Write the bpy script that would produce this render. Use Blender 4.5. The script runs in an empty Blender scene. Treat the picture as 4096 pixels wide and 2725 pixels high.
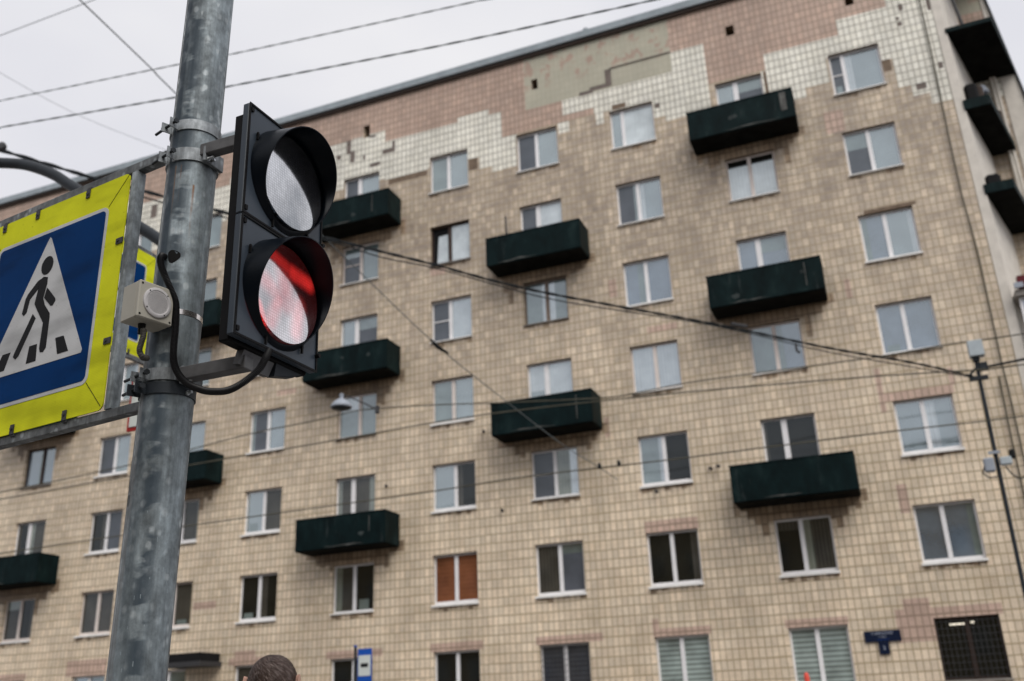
import bpy, math, random
from mathutils import Vector, Matrix
C = bpy.context.scene.collection
SC = bpy.context.scene
R = math.radians
random.seed(7)

# ------------------------------------------------------------ camera
cam = bpy.data.cameras.new("camera"); cam_o = bpy.data.objects.new("camera", cam); C.objects.link(cam_o)
cam.sensor_width = 36.0; cam.lens = 34.2511; cam.clip_start = 0.05; cam.clip_end = 2000
yaw, pitch, roll = R(21.0961581), R(21.34852312), R(-2.30384116)
fw = Vector((-math.sin(yaw)*math.cos(pitch), math.cos(yaw)*math.cos(pitch), math.sin(pitch)))
rt = Vector((math.cos(yaw), math.sin(yaw), 0)); up = rt.cross(fw)
r2 = rt*math.cos(roll)+up*math.sin(roll); u2 = -rt*math.sin(roll)+up*math.cos(roll)
cam_o.matrix_world = Matrix(((r2.x,u2.x,-fw.x,0),(r2.y,u2.y,-fw.y,0),(r2.z,u2.z,-fw.z,1.6),(0,0,0,1)))
cam.dof.use_dof = True; cam.dof.focus_distance = 2.85; cam.dof.aperture_fstop = 3.3
SC.camera = cam_o
# ------------------------------------------------------------ world: overcast sky
SUN_EL, SUN_AZ = R(50), R(136)      # azimuth from +Y clockwise: behind and right of the camera
w = bpy.data.worlds.new("World"); SC.world = w; w.use_nodes = True
nt = w.node_tree; nt.nodes.clear()
def N(nt, typ, **kw):
    n = nt.nodes.new(typ)
    for k, v in kw.items(): setattr(n, k, v)
    return n
out = N(nt, 'ShaderNodeOutputWorld'); bg = N(nt, 'ShaderNodeBackground')
sky = N(nt, 'ShaderNodeTexSky', sky_type='NISHITA', sun_disc=False, sun_elevation=SUN_EL, sun_rotation=SUN_AZ, air_density=1.0, dust_density=6.0)
hs = N(nt, 'ShaderNodeHueSaturation'); hs.inputs['Saturation'].default_value = 0.25
nt.links.new(sky.outputs[0], hs.inputs['Color'])
tc = N(nt, 'ShaderNodeTexCoord'); mp = N(nt, 'ShaderNodeMapping'); mp.inputs['Scale'].default_value = (1, 1, 2.2)
nt.links.new(tc.outputs['Generated'], mp.inputs[0])
no = N(nt, 'ShaderNodeTexNoise'); no.inputs['Scale'].default_value = 1.6; no.inputs['Detail'].default_value = 4
nt.links.new(mp.outputs[0], no.inputs['Vector'])
cr = N(nt, 'ShaderNodeValToRGB')
cr.color_ramp.elements[0].position = .32; cr.color_ramp.elements[0].color = (6.5, 6.6, 7.45, 1)
cr.color_ramp.elements[1].position = .68; cr.color_ramp.elements[1].color = (8.8, 8.75, 8.95, 1)
nt.links.new(no.outputs[0], cr.inputs[0])
mx = N(nt, 'ShaderNodeMixRGB'); mx.inputs[0].default_value = .93
nt.links.new(hs.outputs[0], mx.inputs[1]); nt.links.new(cr.outputs[0], mx.inputs[2])
nt.links.new(mx.outputs[0], bg.inputs[0]); bg.inputs[1].default_value = 0.105
nt.links.new(bg.outputs[0], out.inputs[0])
# ------------------------------------------------------------ sun behind thin cloud
sl = bpy.data.lights.new("sun", 'SUN'); sl.energy = 2.3; sl.angle = R(42); sl.color = (1.0, .96, .9)
so = bpy.data.objects.new("sun", sl); C.objects.link(so)
sd = Vector((math.sin(SUN_AZ)*math.cos(SUN_EL), math.cos(SUN_AZ)*math.cos(SUN_EL), math.sin(SUN_EL)))
so.rotation_euler = sd.to_track_quat('Z', 'Y').to_euler(); so.location = (5, -5, 30)
SC.view_settings.view_transform = 'Standard'; SC.view_settings.look = 'None'
SC.view_settings.exposure = 0.0; SC.view_settings.gamma = 1.0; SC.view_settings.use_curve_mapping = False

# ------------------------------------------------------------ materials
def newmat(name):
    m = bpy.data.materials.new(name); m.use_nodes = True
    t = m.node_tree; b = t.nodes['Principled BSDF']
    return m, t, b
def lk(t, a, b): t.links.new(a, b)
def ocoord(t, scale=(1,1,1), src='Object'):
    tc = N(t, 'ShaderNodeTexCoord'); mp = N(t, 'ShaderNodeMapping'); mp.inputs['Scale'].default_value = scale
    lk(t, tc.outputs[src], mp.inputs[0]); return mp.outputs[0]
def noise(t, vec, scale, detail=4, rough=.55):
    n = N(t, 'ShaderNodeTexNoise'); n.inputs['Scale'].default_value = scale; n.inputs['Detail'].default_value = detail
    n.inputs['Roughness'].default_value = rough; lk(t, vec, n.inputs['Vector']); return n.outputs[0]
def ramp(t, fac, stops):
    r = N(t, 'ShaderNodeValToRGB'); e = r.color_ramp.elements
    while len(e) < len(stops): e.new(.5)
    for i, (p, c) in enumerate(stops):
        e[i].position = p; e[i].color = (c[0], c[1], c[2], 1) if isinstance(c, tuple) else (c, c, c, 1)
    lk(t, fac, r.inputs[0]); return r.outputs[0]
def mix(t, fac, a, b, mode='MIX'):
    m = N(t, 'ShaderNodeMixRGB', blend_type=mode)
    for i, v in enumerate((fac, a, b)):
        if isinstance(v, (int, float)): m.inputs[i].default_value = v if i == 0 else (v, v, v, 1)
        elif isinstance(v, tuple): m.inputs[i].default_value = (v[0], v[1], v[2], 1)
        else: lk(t, v, m.inputs[i])
    return m.outputs[0]
def math_(t, op, a, b=0.0):
    m = N(t, 'ShaderNodeMath', operation=op)
    for i, v in enumerate((a, b)):
        if isinstance(v, (int, float)): m.inputs[i].default_value = v
        else: lk(t, v, m.inputs[i])
    return m.outputs[0]
def bump(t, b, h, strength=.3, dist=.002):
    n = N(t, 'ShaderNodeBump'); n.inputs['Strength'].default_value = strength; n.inputs['Distance'].default_value = dist
    lk(t, h, n.inputs['Height']); lk(t, n.outputs[0], b.inputs['Normal'])
def simple(name, col, rough=.6, metal=0., var=.25, scale=8., bmp=0., spec=.22):
    m, t, b = newmat(name)
    v = ocoord(t); n = noise(t, v, scale, 5)
    lo = tuple(c*(1-var) for c in col); hi = tuple(min(1, c*(1+var)) for c in col)
    lk(t, ramp(t, n, [(.3, lo), (.7, hi)]), b.inputs['Base Color'])
    b.inputs['Roughness'].default_value = rough; b.inputs['Metallic'].default_value = metal
    b.inputs['Specular IOR Level'].default_value = spec
    if bmp: bump(t, b, noise(t, v, scale*6, 3), bmp)
    return m
M = {}
def tile(name, c1, c2, mortar, tw=.169, th=.262, msz=.013, grime=.0, warm=(.2,.17,.13), tilevar=.3, patchy=.25, yel=0., gh=1., gv=.85):
    m, t, b = newmat(name)
    tcn = N(t, 'ShaderNodeTexCoord'); sx = N(t, 'ShaderNodeSeparateXYZ'); lk(t, tcn.outputs['Object'], sx.inputs[0])
    wob = noise(t, ocoord(t, (.8, .8, 2.4)), 1.3, 2)
    wob2 = math_(t, 'MULTIPLY', math_(t, 'SUBTRACT', wob, .5), .05)
    z2 = math_(t, 'ADD', sx.outputs[2], wob2)
    wx = math_(t, 'MULTIPLY', math_(t, 'SUBTRACT', noise(t, ocoord(t, (2.4, .8, .5)), 1.1, 2), .5), .06)
    x2 = math_(t, 'ADD', math_(t, 'ADD', sx.outputs[0], math_(t, 'MULTIPLY', sx.outputs[1], .6)), wx)
    cb = N(t, 'ShaderNodeCombineXYZ'); lk(t, x2, cb.inputs[0]); lk(t, z2, cb.inputs[1])
    bt = N(t, 'ShaderNodeTexBrick'); bt.offset = 0.0; bt.squash = 1.0
    lk(t, cb.outputs[0], bt.inputs['Vector'])
    bt.inputs['Scale'].default_value = 1; bt.inputs['Brick Width'].default_value = tw; bt.inputs['Row Height'].default_value = th
    bt.inputs['Mortar Size'].default_value = msz; bt.inputs['Mortar Smooth'].default_value = .25
    bt.inputs['Color1'].default_value = (*c1, 1); bt.inputs['Color2'].default_value = (*c2, 1); bt.inputs['Mortar'].default_value = (*mortar, 1)
    fzr = math_(t, 'FRACT', math_(t, 'DIVIDE', z2, th)); fxr = math_(t, 'FRACT', math_(t, 'DIVIDE', x2, tw))
    dz_ = math_(t, 'ABSOLUTE', math_(t, 'SUBTRACT', fzr, .5)); dx_ = math_(t, 'ABSOLUTE', math_(t, 'SUBTRACT', fxr, .5))
    jn = noise(t, ocoord(t, (1, 1, 1)), .9, 3)
    hj = math_(t, 'MULTIPLY', ramp(t, dz_, [(.39, 0.), (.46, 1.)]), ramp(t, jn, [(.35, gh*.55), (.6, gh)]))
    vj = math_(t, 'MULTIPLY', ramp(t, dx_, [(.39, 0.), (.47, 1.)]), ramp(t, noise(t, ocoord(t, (1.3, 1, .6)), .55, 3), [(.46, gv*.08), (.58, gv*1.1)]))
    jm = math_(t, 'MAXIMUM', hj, vj)
    # tone differs from tile to tile
    fx = math_(t, 'FLOOR', math_(t, 'DIVIDE', x2, tw)); fz = math_(t, 'FLOOR', math_(t, 'DIVIDE', z2, th))
    cc = N(t, 'ShaderNodeCombineXYZ'); lk(t, fx, cc.inputs[0]); lk(t, fz, cc.inputs[1])
    wn = N(t, 'ShaderNodeTexWhiteNoise', noise_dimensions='2D'); lk(t, cc.outputs[0], wn.inputs['Vector'])
    tv = ramp(t, wn.outputs[0], [(0., 1-tilevar), (1., 1+tilevar*.35)])
    col = mix(t, 1., bt.outputs['Color'], tv, 'MULTIPLY')
    # broad blotches of weathering
    v = ocoord(t, (1, 1, .7)); n1 = noise(t, v, .55, 6, .62)
    col = mix(t, 1., col, ramp(t, n1, [(.35, 1-patchy), (.62, 1.05)]), 'MULTIPLY')
    if yel:
        n3 = noise(t, ocoord(t, (.7, 1, 2.2)), 1.3, 5)
        col = mix(t, math_(t, 'MULTIPLY', ramp(t, n3, [(.45, 0.), (.7, 1.)]), yel), col, (.42, .31, .155), 'MIX')
    if grime:   # soot that gathers on the upper storeys, in streaks
        mr = N(t, 'ShaderNodeMapRange'); mr.inputs[1].default_value = 7; mr.inputs[2].default_value = 16.5; lk(t, sx.outputs[2], mr.inputs[0])
        n2 = mix(t, .45, noise(t, ocoord(t, (1.1, 1, .5)), 1.0, 6, .65), noise(t, ocoord(t, (.9, 1, 4.2)), 1.5, 5, .7))
        g = math_(t, 'MULTIPLY', mr.outputs[0], ramp(t, n2, [(.34, .15), (.60, 1.)]))
        gg = math_(t, 'MULTIPLY', g, grime)
        rnd = math_(t, 'MULTIPLY', gg, ramp(t, wn.outputs[0], [(0., 1.), (.7, .85), (1., .55)]))
        col = mix(t, rnd, col, warm, 'MIX')
    fine = noise(t, ocoord(t), 9, 4)
    col = mix(t, 1., col, ramp(t, fine, [(.3, .9), (.7, 1.07)]), 'MULTIPLY')
    col = mix(t, jm, col, mortar)
    lk(t, col, b.inputs['Base Color']); b.inputs['Roughness'].default_value = .55
    bump(t, b, bt.outputs['Fac'], -.5, .006)
    return m
M['beige'] = tile('beige_tile', (.84,.69,.525), (.79,.67,.52), (.35,.27,.16), grime=1.0, warm=(.26,.21,.17), yel=.2, tilevar=.16, patchy=.24, gh=.72, gv=.5)
M['stained'] = tile('rust_stained_beige_tile', (.40,.285,.18), (.44,.33,.22), (.13,.085,.05), tilevar=.3, patchy=.4)
M['pink'] = tile('pink_tile', (.52,.365,.285), (.48,.35,.28), (.25,.18,.13), tilevar=.14, patchy=.16, gh=.62, gv=.42)
M['white'] = tile('cream_tile', (.86,.835,.745), (.83,.80,.70), (.26,.24,.185), tilevar=.12, patchy=.2, gh=.66, gv=.6)
M['patchpink'] = tile('brick_pink_tile', (.60,.43,.35), (.54,.39,.31), (.25,.18,.13), tilevar=.15, patchy=.12)
def olive():
    m, t, b = newmat('olive_painted_tile')
    tcn = N(t, 'ShaderNodeTexCoord'); sx = N(t, 'ShaderNodeSeparateXYZ'); lk(t, tcn.outputs['Object'], sx.inputs[0])
    cb = N(t, 'ShaderNodeCombineXYZ'); lk(t, sx.outputs[0], cb.inputs[0]); lk(t, sx.outputs[2], cb.inputs[1])
    bt = N(t, 'ShaderNodeTexBrick'); bt.offset = 0; lk(t, cb.outputs[0], bt.inputs['Vector'])
    bt.inputs['Scale'].default_value = 1; bt.inputs['Brick Width'].default_value = .172; bt.inputs['Row Height'].default_value = .245
    bt.inputs['Mortar Size'].default_value = .008; bt.inputs['Mortar Smooth'].default_value = .6
    bt.inputs['Color1'].default_value = (.43,.405,.315,1); bt.inputs['Color2'].default_value = (.41,.39,.305,1); bt.inputs['Mortar'].default_value = (.33,.31,.24,1)
    n = noise(t, ocoord(t, (1.0, 1, .75)), 2.6, 7, .68)
    hi = N(t, 'ShaderNodeMapRange'); hi.inputs[1].default_value = 21.9; hi.inputs[2].default_value = 22.3; lk(t, sx.outputs[2], hi.inputs[0])
    f = math_(t, 'MULTIPLY', ramp(t, n, [(.53, 0.), (.57, .6)]), hi.outputs[0])
    col = mix(t, f, bt.outputs['Color'], (.36, .20, .155))
    n2 = noise(t, ocoord(t), 1.2, 4); col = mix(t, 1., col, ramp(t, n2, [(.3,.9),(.7,1.06)]), 'MULTIPLY')
    lk(t, col, b.inputs['Base Color']); b.inputs['Roughness'].default_value = .6
    return m
M['olive'] = olive()
M['mortar'] = simple('bare_mortar', (.17,.14,.125), .9, var=.25, scale=6)
M['render'] = simple('pale_render', (.62,.58,.52), .8, var=.1, scale=3)
M['brownpatch'] = simple('brown_stained_brick_and_lintel_shade', (.17,.125,.09), .85, var=.3, scale=5)
M['flash'] = simple('blue_grey_roof_sheet', (.27,.31,.335), .5, .0, .15, 3)
M['black'] = simple('dark_opening', (.008,.008,.009), .9, var=.2)
M['goods_and_eaves_shade'] = simple('dark_brown_goods_and_eaves_shade', (.05,.035,.028), .7, var=.2)
M['upvc'] = simple('white_window_frame', (.78,.77,.78), .4, var=.06, scale=4)
M['upvcw'] = simple('warm_white_window_frame', (.68,.61,.57), .45, var=.08, scale=4)
M['oldwood'] = simple('old_brown_frame', (.20,.155,.125), .6, var=.2)
M['darkwood'] = simple('dark_brown_frame', (.045,.028,.022), .6, var=.2)
M['sill'] = simple('white_sill_sheet', (.78,.77,.75), .5, var=.1, scale=3)
M['sillgrey'] = simple('grey_sill_sheet', (.24,.22,.20), .6, var=.15, scale=3)
def glass(name, base, refl, rough=.06, folds=0., stripes=0.):
    m, t, b = newmat(name); t.nodes.remove(b); o = t.nodes['Material Output']
    d = N(t, 'ShaderNodeBsdfDiffuse'); g = N(t, 'ShaderNodeBsdfGlossy'); g.inputs['Roughness'].default_value = rough
    g.inputs['Color'].default_value = (.84,.93,.97,1)
    v = ocoord(t); n = noise(t, v, 1.7, 4)
    col = ramp(t, n, [(.3, tuple(c*.7 for c in base)), (.7, tuple(c*1.25 for c in base))])
    if folds:
        wv = N(t, 'ShaderNodeTexWave', wave_type='BANDS', bands_direction='X'); wv.inputs['Scale'].default_value = 3.2; wv.inputs['Distortion'].default_value = 2.5; wv.inputs['Detail'].default_value = 2
        lk(t, ocoord(t, (1, 1, .15)), wv.inputs['Vector']); col = mix(t, 1., col, ramp(t, wv.outputs[0], [(0., 1-folds), (1., 1.)]), 'MULTIPLY')
    if stripes:
        sx = N(t, 'ShaderNodeSeparateXYZ'); lk(t, v, sx.inputs[0])
        fr = math_(t, 'FRACT', math_(t, 'DIVIDE', sx.outputs[2], .125)); col = mix(t, 1., col, ramp(t, fr, [(.0, 1.), (.42, 1.), (.5, 1-stripes), (.92, 1-stripes), (1., 1.)]), 'MULTIPLY')
    lk(t, col, d.inputs[0])
    # very slight waviness of old glass
    bp = N(t, 'ShaderNodeBump'); bp.inputs['Strength'].default_value = .06; bp.inputs['Distance'].default_value = .01
    lk(t, noise(t, v, 1.1, 2), bp.inputs['Height']); lk(t, bp.outputs[0], g.inputs['Normal'])
    mxs = N(t, 'ShaderNodeMixShader'); mxs.inputs[0].default_value = refl
    lk(t, d.outputs[0], mxs.inputs[1]); lk(t, g.outputs[0], mxs.inputs[2]); lk(t, mxs.outputs[0], o.inputs[0]); return m
G = {
 's': glass('glass_reflecting_sky', (.12,.155,.165), .33), 'S': glass('glass_over_pale_curtain', (.36,.40,.42), .34, folds=.25),
 'b': glass('blue_tinted_glass', (.10,.13,.17), .27), 'n': glass('glass_behind_insect_net', (.06,.065,.08), .09, .3),
 'd': glass('dark_room_glass', (.012,.012,.010), .055), 'k': glass('dim_glass_over_net_curtain', (.07,.065,.055), .06, folds=.5),
 'c': glass('glass_over_white_curtain', (.55,.60,.62), .22, folds=.2), 'g': glass('glass_over_greenish_curtain', (.20,.22,.185), .12, folds=.3),
 't': glass('teal_grey_glass', (.13,.17,.17), .22), 'r': glass('glass_over_brown_blind', (.20,.075,.036), .04, stripes=.12),
 'z': glass('glass_over_striped_blind', (.36,.43,.41), .10, stripes=.5), 'm': glass('glass_behind_metal_mesh', (.075,.08,.095), .08, stripes=.3),
}
def steel(name, base=(.20,.225,.245), pole=False):
    m, t, b = newmat(name)
    v = ocoord(t, (1, 1, .42)); vf = ocoord(t, (1, 1, .75))
    big = noise(t, v, 7, 5, .6)
    col = ramp(t, big, [(.32, tuple(c*.30 for c in base)), (.47, tuple(c*.72 for c in base)), (.68, tuple(c*1.3 for c in base))])
    vo = N(t, 'ShaderNodeTexVoronoi'); vo.inputs['Scale'].default_value = 48; vo.inputs['Randomness'].default_value = 1
    nn = noise(t, vf, 30, 2); vd = N(t, 'ShaderNodeVectorMath', operation='SCALE'); vd.inputs['Scale'].default_value = .03
    lk(t, vf, vo.inputs['Vector'])
    sepc = N(t, 'ShaderNodeSeparateColor'); lk(t, vo.outputs['Color'], sepc.inputs[0])
    fl = math_(t, 'MULTIPLY', ramp(t, sepc.outputs[0], [(.62, 0.), (.92, 1.)]), ramp(t, vo.outputs['Distance'], [(.25, 1.), (.5, .0)]))
    col = mix(t, math_(t, 'MULTIPLY', fl, .6), col, (.42, .46, .48))
    stv = noise(t, ocoord(t, (1, 1, .035)), 90, 3, .6); col = mix(t, 1., col, ramp(t, stv, [(.34, .78), (.55, 1.), (.70, 1.14)]), 'MULTIPLY')
    mid = noise(t, vf, 34, 6, .7); col = mix(t, 1., col, ramp(t, mid, [(.28, .55), (.7, 1.28)]), 'MULTIPLY')
    if pole:
        sx = N(t, 'ShaderNodeSeparateXYZ'); lk(t, ocoord(t), sx.inputs[0])
        # dark damp streak down one side, rust bleeding from the clamps, brownish dirt on the other side
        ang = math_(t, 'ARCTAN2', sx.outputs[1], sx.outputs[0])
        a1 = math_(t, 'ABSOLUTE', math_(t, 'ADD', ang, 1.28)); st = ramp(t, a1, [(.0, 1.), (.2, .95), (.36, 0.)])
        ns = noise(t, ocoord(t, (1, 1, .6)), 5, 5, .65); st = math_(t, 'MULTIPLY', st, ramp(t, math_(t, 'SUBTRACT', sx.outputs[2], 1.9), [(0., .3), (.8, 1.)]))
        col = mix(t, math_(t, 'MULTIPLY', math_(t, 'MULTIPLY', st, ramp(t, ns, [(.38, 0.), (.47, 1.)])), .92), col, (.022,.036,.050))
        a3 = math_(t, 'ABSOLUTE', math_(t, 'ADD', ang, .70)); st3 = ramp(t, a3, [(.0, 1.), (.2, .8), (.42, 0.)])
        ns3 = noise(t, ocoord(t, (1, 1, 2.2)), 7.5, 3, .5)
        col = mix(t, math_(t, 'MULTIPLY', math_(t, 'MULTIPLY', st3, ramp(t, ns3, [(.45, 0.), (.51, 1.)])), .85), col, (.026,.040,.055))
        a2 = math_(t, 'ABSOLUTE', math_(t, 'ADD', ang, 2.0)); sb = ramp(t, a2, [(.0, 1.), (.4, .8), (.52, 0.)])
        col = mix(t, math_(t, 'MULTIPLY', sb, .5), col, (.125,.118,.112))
        for (za, zb_, aa, wd) in ((3.165, 2.98, -1.0, .05), (3.165, 3.03, -.75, .035), (3.1, 2.9, -.28, .05)):
            mz = ramp(t, math_(t, 'DIVIDE', math_(t, 'SUBTRACT', za, sx.outputs[2]), za-zb_), [(0., 0.), (.03, 1.), (1., 0.)])
            ma = ramp(t, math_(t, 'DIVIDE', math_(t, 'ABSOLUTE', math_(t, 'SUBTRACT', ang, aa)), wd), [(.2, 1.), (1., 0.)])
            rn = ramp(t, noise(t, ocoord(t, (1,1,.3)), 60, 3), [(.35, .2), (.6, 1.)])
            col = mix(t, math_(t, 'MULTIPLY', math_(t, 'MULTIPLY', mz, ma), rn), col, (.17,.085,.04))
    lk(t, col, b.inputs['Base Color']); b.inputs['Metallic'].default_value = .25; b.inputs['Specular IOR Level'].default_value = .25
    lk(t, ramp(t, mid, [(.3, .62), (.7, .45)]), b.inputs['Roughness'])
    bump(t, b, mid, .25, .001)
    return m
M['pole'] = steel('weathered_galvanised_pole', (.235,.275,.298), True)
M['galv'] = steel('galvanised_clamp', (.30,.325,.345))
M['frame'] = steel('dull_galvanised_frame', (.15,.16,.165))
M['framelt'] = steel('pale_galvanised_frame', (.31,.35,.37))
M['dkmetal'] = simple('dark_weathered_steel', (.055,.055,.058), .6, .3, .3, 20, .2)
M['arm'] = simple('grey_painted_steel_arm', (.10,.10,.103), .55, .2, .25, 20, .2)
M['bolt'] = simple('blackened_bolt', (.03,.034,.038), .5, .5, .3, 60)
M['zinc'] = simple('bright_zinc', (.5,.52,.53), .35, .8, .1, 40)
M['strap'] = simple('stainless_strap', (.55,.52,.50), .22, .9, .15, 25)
M['housing'] = simple('black_plastic_housing', (.006,.006,.0065), .5, 0, .2, 12, .05, .08)
M['door'] = simple('slate_glossy_plastic_door', (.034,.045,.060), .36, 0, .12, 5, .02, .25)
M['visor'] = simple('black_visor_plastic', (.002,.004,.007), .34, 0, .15, 8, 0, .13)
M['conduit'] = simple('black_corrugated_plastic', (.007,.007,.008), .45, 0, .2, 30)
M['conduitg'] = simple('greyish_corrugated_plastic', (.06,.056,.05), .5, 0, .25, 30)
M['rubber'] = simple('black_rubber_gland', (.006,.006,.006), .6)
def capsule(t, sx, a, b_, r0, r1):
    """soft mask of a thick line from a to b in the lens plane"""
    ax, az = a; ex_, ez_ = b_[0]-ax, b_[1]-az; L2 = ex_*ex_+ez_*ez_+1e-9
    px = math_(t, 'SUBTRACT', sx.outputs[0], .1777+ax); pz = math_(t, 'SUBTRACT', sx.outputs[2], .1745+az)
    h = math_(t, 'DIVIDE', math_(t, 'ADD', math_(t, 'MULTIPLY', px, ex_), math_(t, 'MULTIPLY', pz, ez_)), L2)
    h = math_(t, 'MINIMUM', math_(t, 'MAXIMUM', h, 0.), 1.)
    dx_ = math_(t, 'SUBTRACT', px, math_(t, 'MULTIPLY', h, ex_)); dz_ = math_(t, 'SUBTRACT', pz, math_(t, 'MULTIPLY', h, ez_))
    d = math_(t, 'SQRT', math_(t, 'ADD', math_(t, 'MULTIPLY', dx_, dx_), math_(t, 'MULTIPLY', dz_, dz_)))
    mr = N(t, 'ShaderNodeMapRange', interpolation_type='SMOOTHSTEP'); mr.inputs[1].default_value = r1; mr.inputs[2].default_value = r0; lk(t, d, mr.inputs[0])
    return mr.outputs[0]
def lensmat(name, base, refl, red=False):
    m, t, b = newmat(name); t.nodes.remove(b); o = t.nodes['Material Output']
    v = ocoord(t); sx = N(t, 'ShaderNodeSeparateXYZ'); lk(t, v, sx.inputs[0])
    vo = N(t, 'ShaderNodeTexVoronoi'); vo.inputs['Scale'].default_value = 125; vo.inputs['Randomness'].default_value = .1; lk(t, v, vo.inputs['Vector'])
    cells = ramp(t, vo.outputs['Distance'], [(.2, 1.), (.62, .25)])
    d = N(t, 'ShaderNodeBsdfDiffuse'); lk(t, mix(t, 1., cells, base, 'MULTIPLY'), d.inputs[0])
    n = noise(t, ocoord(t, (1, 1, .6)), 7.5, 3, .5)
    g = N(t, 'ShaderNodeBsdfGlossy'); g.inputs['Roughness'].default_value = .09
    lk(t, mix(t, 1., ramp(t, vo.outputs['Distance'], [(.2, 1.08), (.65, .58)]), ramp(t, n, [(.36, (.58,.62,.66)), (.50, (.88,.90,.93)), (.64, (1.3,1.32,1.35))]), 'MULTIPLY'), g.inputs['Color'])  # noise tints the gloss, painting in an uneven sky reflection
    bp = N(t, 'ShaderNodeBump'); bp.inputs['Strength'].default_value = .2; bp.inputs['Distance'].default_value = .003
    lk(t, n, bp.inputs['Height']); lk(t, bp.outputs[0], g.inputs['Normal'])
    mxs = N(t, 'ShaderNodeMixShader'); mxs.inputs[0].default_value = refl
    lk(t, d.outputs[0], mxs.inputs[1]); lk(t, g.outputs[0], mxs.inputs[2]); last = mxs.outputs[0]
    if red:
        k = None
        for a, b2, r0, r1, st in (((-.07,.092),(.02,.072),.004,.030,.8),((.02,.072),(.10,.066),.004,.036,1.25),((-.02,.06),(.0,-.02),.008,.055,.5),((-.09,.005),(-.03,-.02),.004,.045,.5),((.0,-.03),(.055,-.02),.008,.05,.45),
                                   ((.055,-.02),(.05,-.095),.004,.045,.65),((-.03,-.03),(-.06,-.10),.006,.04,.6),((-.115,-.07),(-.085,-.115),.004,.022,1.3)):  # last stroke is a painted red glint near the lower left rim
            c = math_(t, 'MULTIPLY', capsule(t, sx, a, b2, r0, r1), st); k = c if k is None else math_(t, 'MAXIMUM', k, c)
        k = math_(t, 'MULTIPLY', math_(t, 'ADD', k, .05), ramp(t, noise(t, v, 14, 3), [(.35, .7), (.65, 1.1)]))
        k = math_(t, 'MULTIPLY', k, ramp(t, vo.outputs['Distance'], [(.15, 1.1), (.6, .55)]))
        e = N(t, 'ShaderNodeEmission'); e.inputs['Color'].default_value = (1., .035, .03, 1); lk(t, math_(t, 'MULTIPLY', k, .62), e.inputs['Strength'])
        ad = N(t, 'ShaderNodeAddShader'); lk(t, last, ad.inputs[0]); lk(t, e.outputs[0], ad.inputs[1]); last = ad.outputs[0]
    lk(t, last, o.inputs[0]); return m
M['lens'] = lensmat('clear_signal_lens', (.12,.12,.14), .74)
M['lensred'] = lensmat('red_lit_signal_lens', (.14,.09,.105), .76, True)
def foil(name, col, scale=1.):
    m, t, b = newmat(name); v = ocoord(t)
    wv = N(t, 'ShaderNodeTexWave', wave_type='BANDS', bands_direction='Z'); wv.inputs['Scale'].default_value = 60; wv.inputs['Distortion'].default_value = 1.5; lk(t, ocoord(t, (.25, .25, 1)), wv.inputs['Vector'])
    n = noise(t, v, 5, 6, .6)
    c = mix(t, 1., ramp(t, n, [(.3, tuple(x*.86 for x in col)), (.7, tuple(min(1, x*1.1) for x in col))]), ramp(t, wv.outputs[0], [(0., .93), (1., 1.03)]), 'MULTIPLY')
    rp = noise(t, ocoord(t, (.8, 1, 2.6)), 3.2, 3, .5); c = mix(t, 1., c, ramp(t, rp, [(.36, .72), (.5, 1.), (.7, 1.06)]), 'MULTIPLY')
    sp = ramp(t, noise(t, v, 55, 3), [(.66, 0.), (.74, .5)]); c = mix(t, sp, c, tuple(x*.5 for x in col))
    lk(t, c, b.inputs['Base Color']); b.inputs['Roughness'].default_value = .55; b.inputs['Specular IOR Level'].default_value = .03
    return m
M['yellow'] = foil('fluorescent_yellow_green_foil', (.62,.645,.022))
M['blue'] = foil('blue_reflective_foil', (.0005,.030,.125))
M['whitefoil'] = foil('white_reflective_foil', (.50,.51,.525))
M['blackfoil'] = simple('black_foil', (.006,.006,.007), .55, 0, .1, 10, 0, .1)
M['signback'] = simple('sign_plate_grey', (.25,.26,.27), .5, .4)
M['boxgrey'] = simple('beige_grey_plastic_box', (.35,.335,.29), .5, 0, .06, 9, .04)
M['grille'] = simple('light_grey_speaker_ring', (.44,.43,.435), .45, 0, .10, 25)
M['hole'] = simple('black_hole', (.004,.004,.004), .9)
M['green'] = None
def greenpanel():
    m, t, b = newmat('dark_green_balcony_panel'); v = ocoord(t, (1, 1, .5))
    n = noise(t, v, 2.2, 6, .65); c = ramp(t, n, [(.3, (.001,.0045,.005)), (.55, (.003,.0115,.0125)), (.74, (.012,.026,.026))])
    n2 = noise(t, ocoord(t, (2.5, 2.5, .35)), 1.6, 5, .7)
    c = mix(t, ramp(t, n2, [(.60, 0.), (.70, .5)]), c, (.05,.06,.06))
    lk(t, c, b.inputs['Base Color']); b.inputs['Roughness'].default_value = .6; b.inputs['Specular IOR Level'].default_value = .08; return m
M['green'] = greenpanel()
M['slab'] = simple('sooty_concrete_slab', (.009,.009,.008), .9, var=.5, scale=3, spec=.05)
M['peel'] = simple('peeled_grey_paint', (.085,.085,.08), .8, var=.6, scale=7)
M['fade'] = simple('faded_green_paint', (.035,.045,.045), .8, var=.5, scale=7)
M['rust'] = simple('rust_stained_tile', (.20,.13,.07), .8, var=.3, scale=4)
M['wire'] = simple('greenish_black_wire', (.012,.03,.027), .5, .0, .2, 3)
M['cable'] = simple('black_cable', (.008,.011,.013), .5, 0, .2, 3)
M['thinwire'] = simple('grey_steel_wire', (.13,.15,.16), .5, .3, .2, 3)
M['litewire'] = simple('weathered_wire', (.085,.08,.06), .6, .2, .2, 3)
M['mast'] = simple('dark_painted_mast', (.02,.025,.031), .5, .1, .2, 10)
M['lampgrey'] = simple('pale_grey_enamel', (.30,.33,.38), .4, 0, .1, 5)
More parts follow.
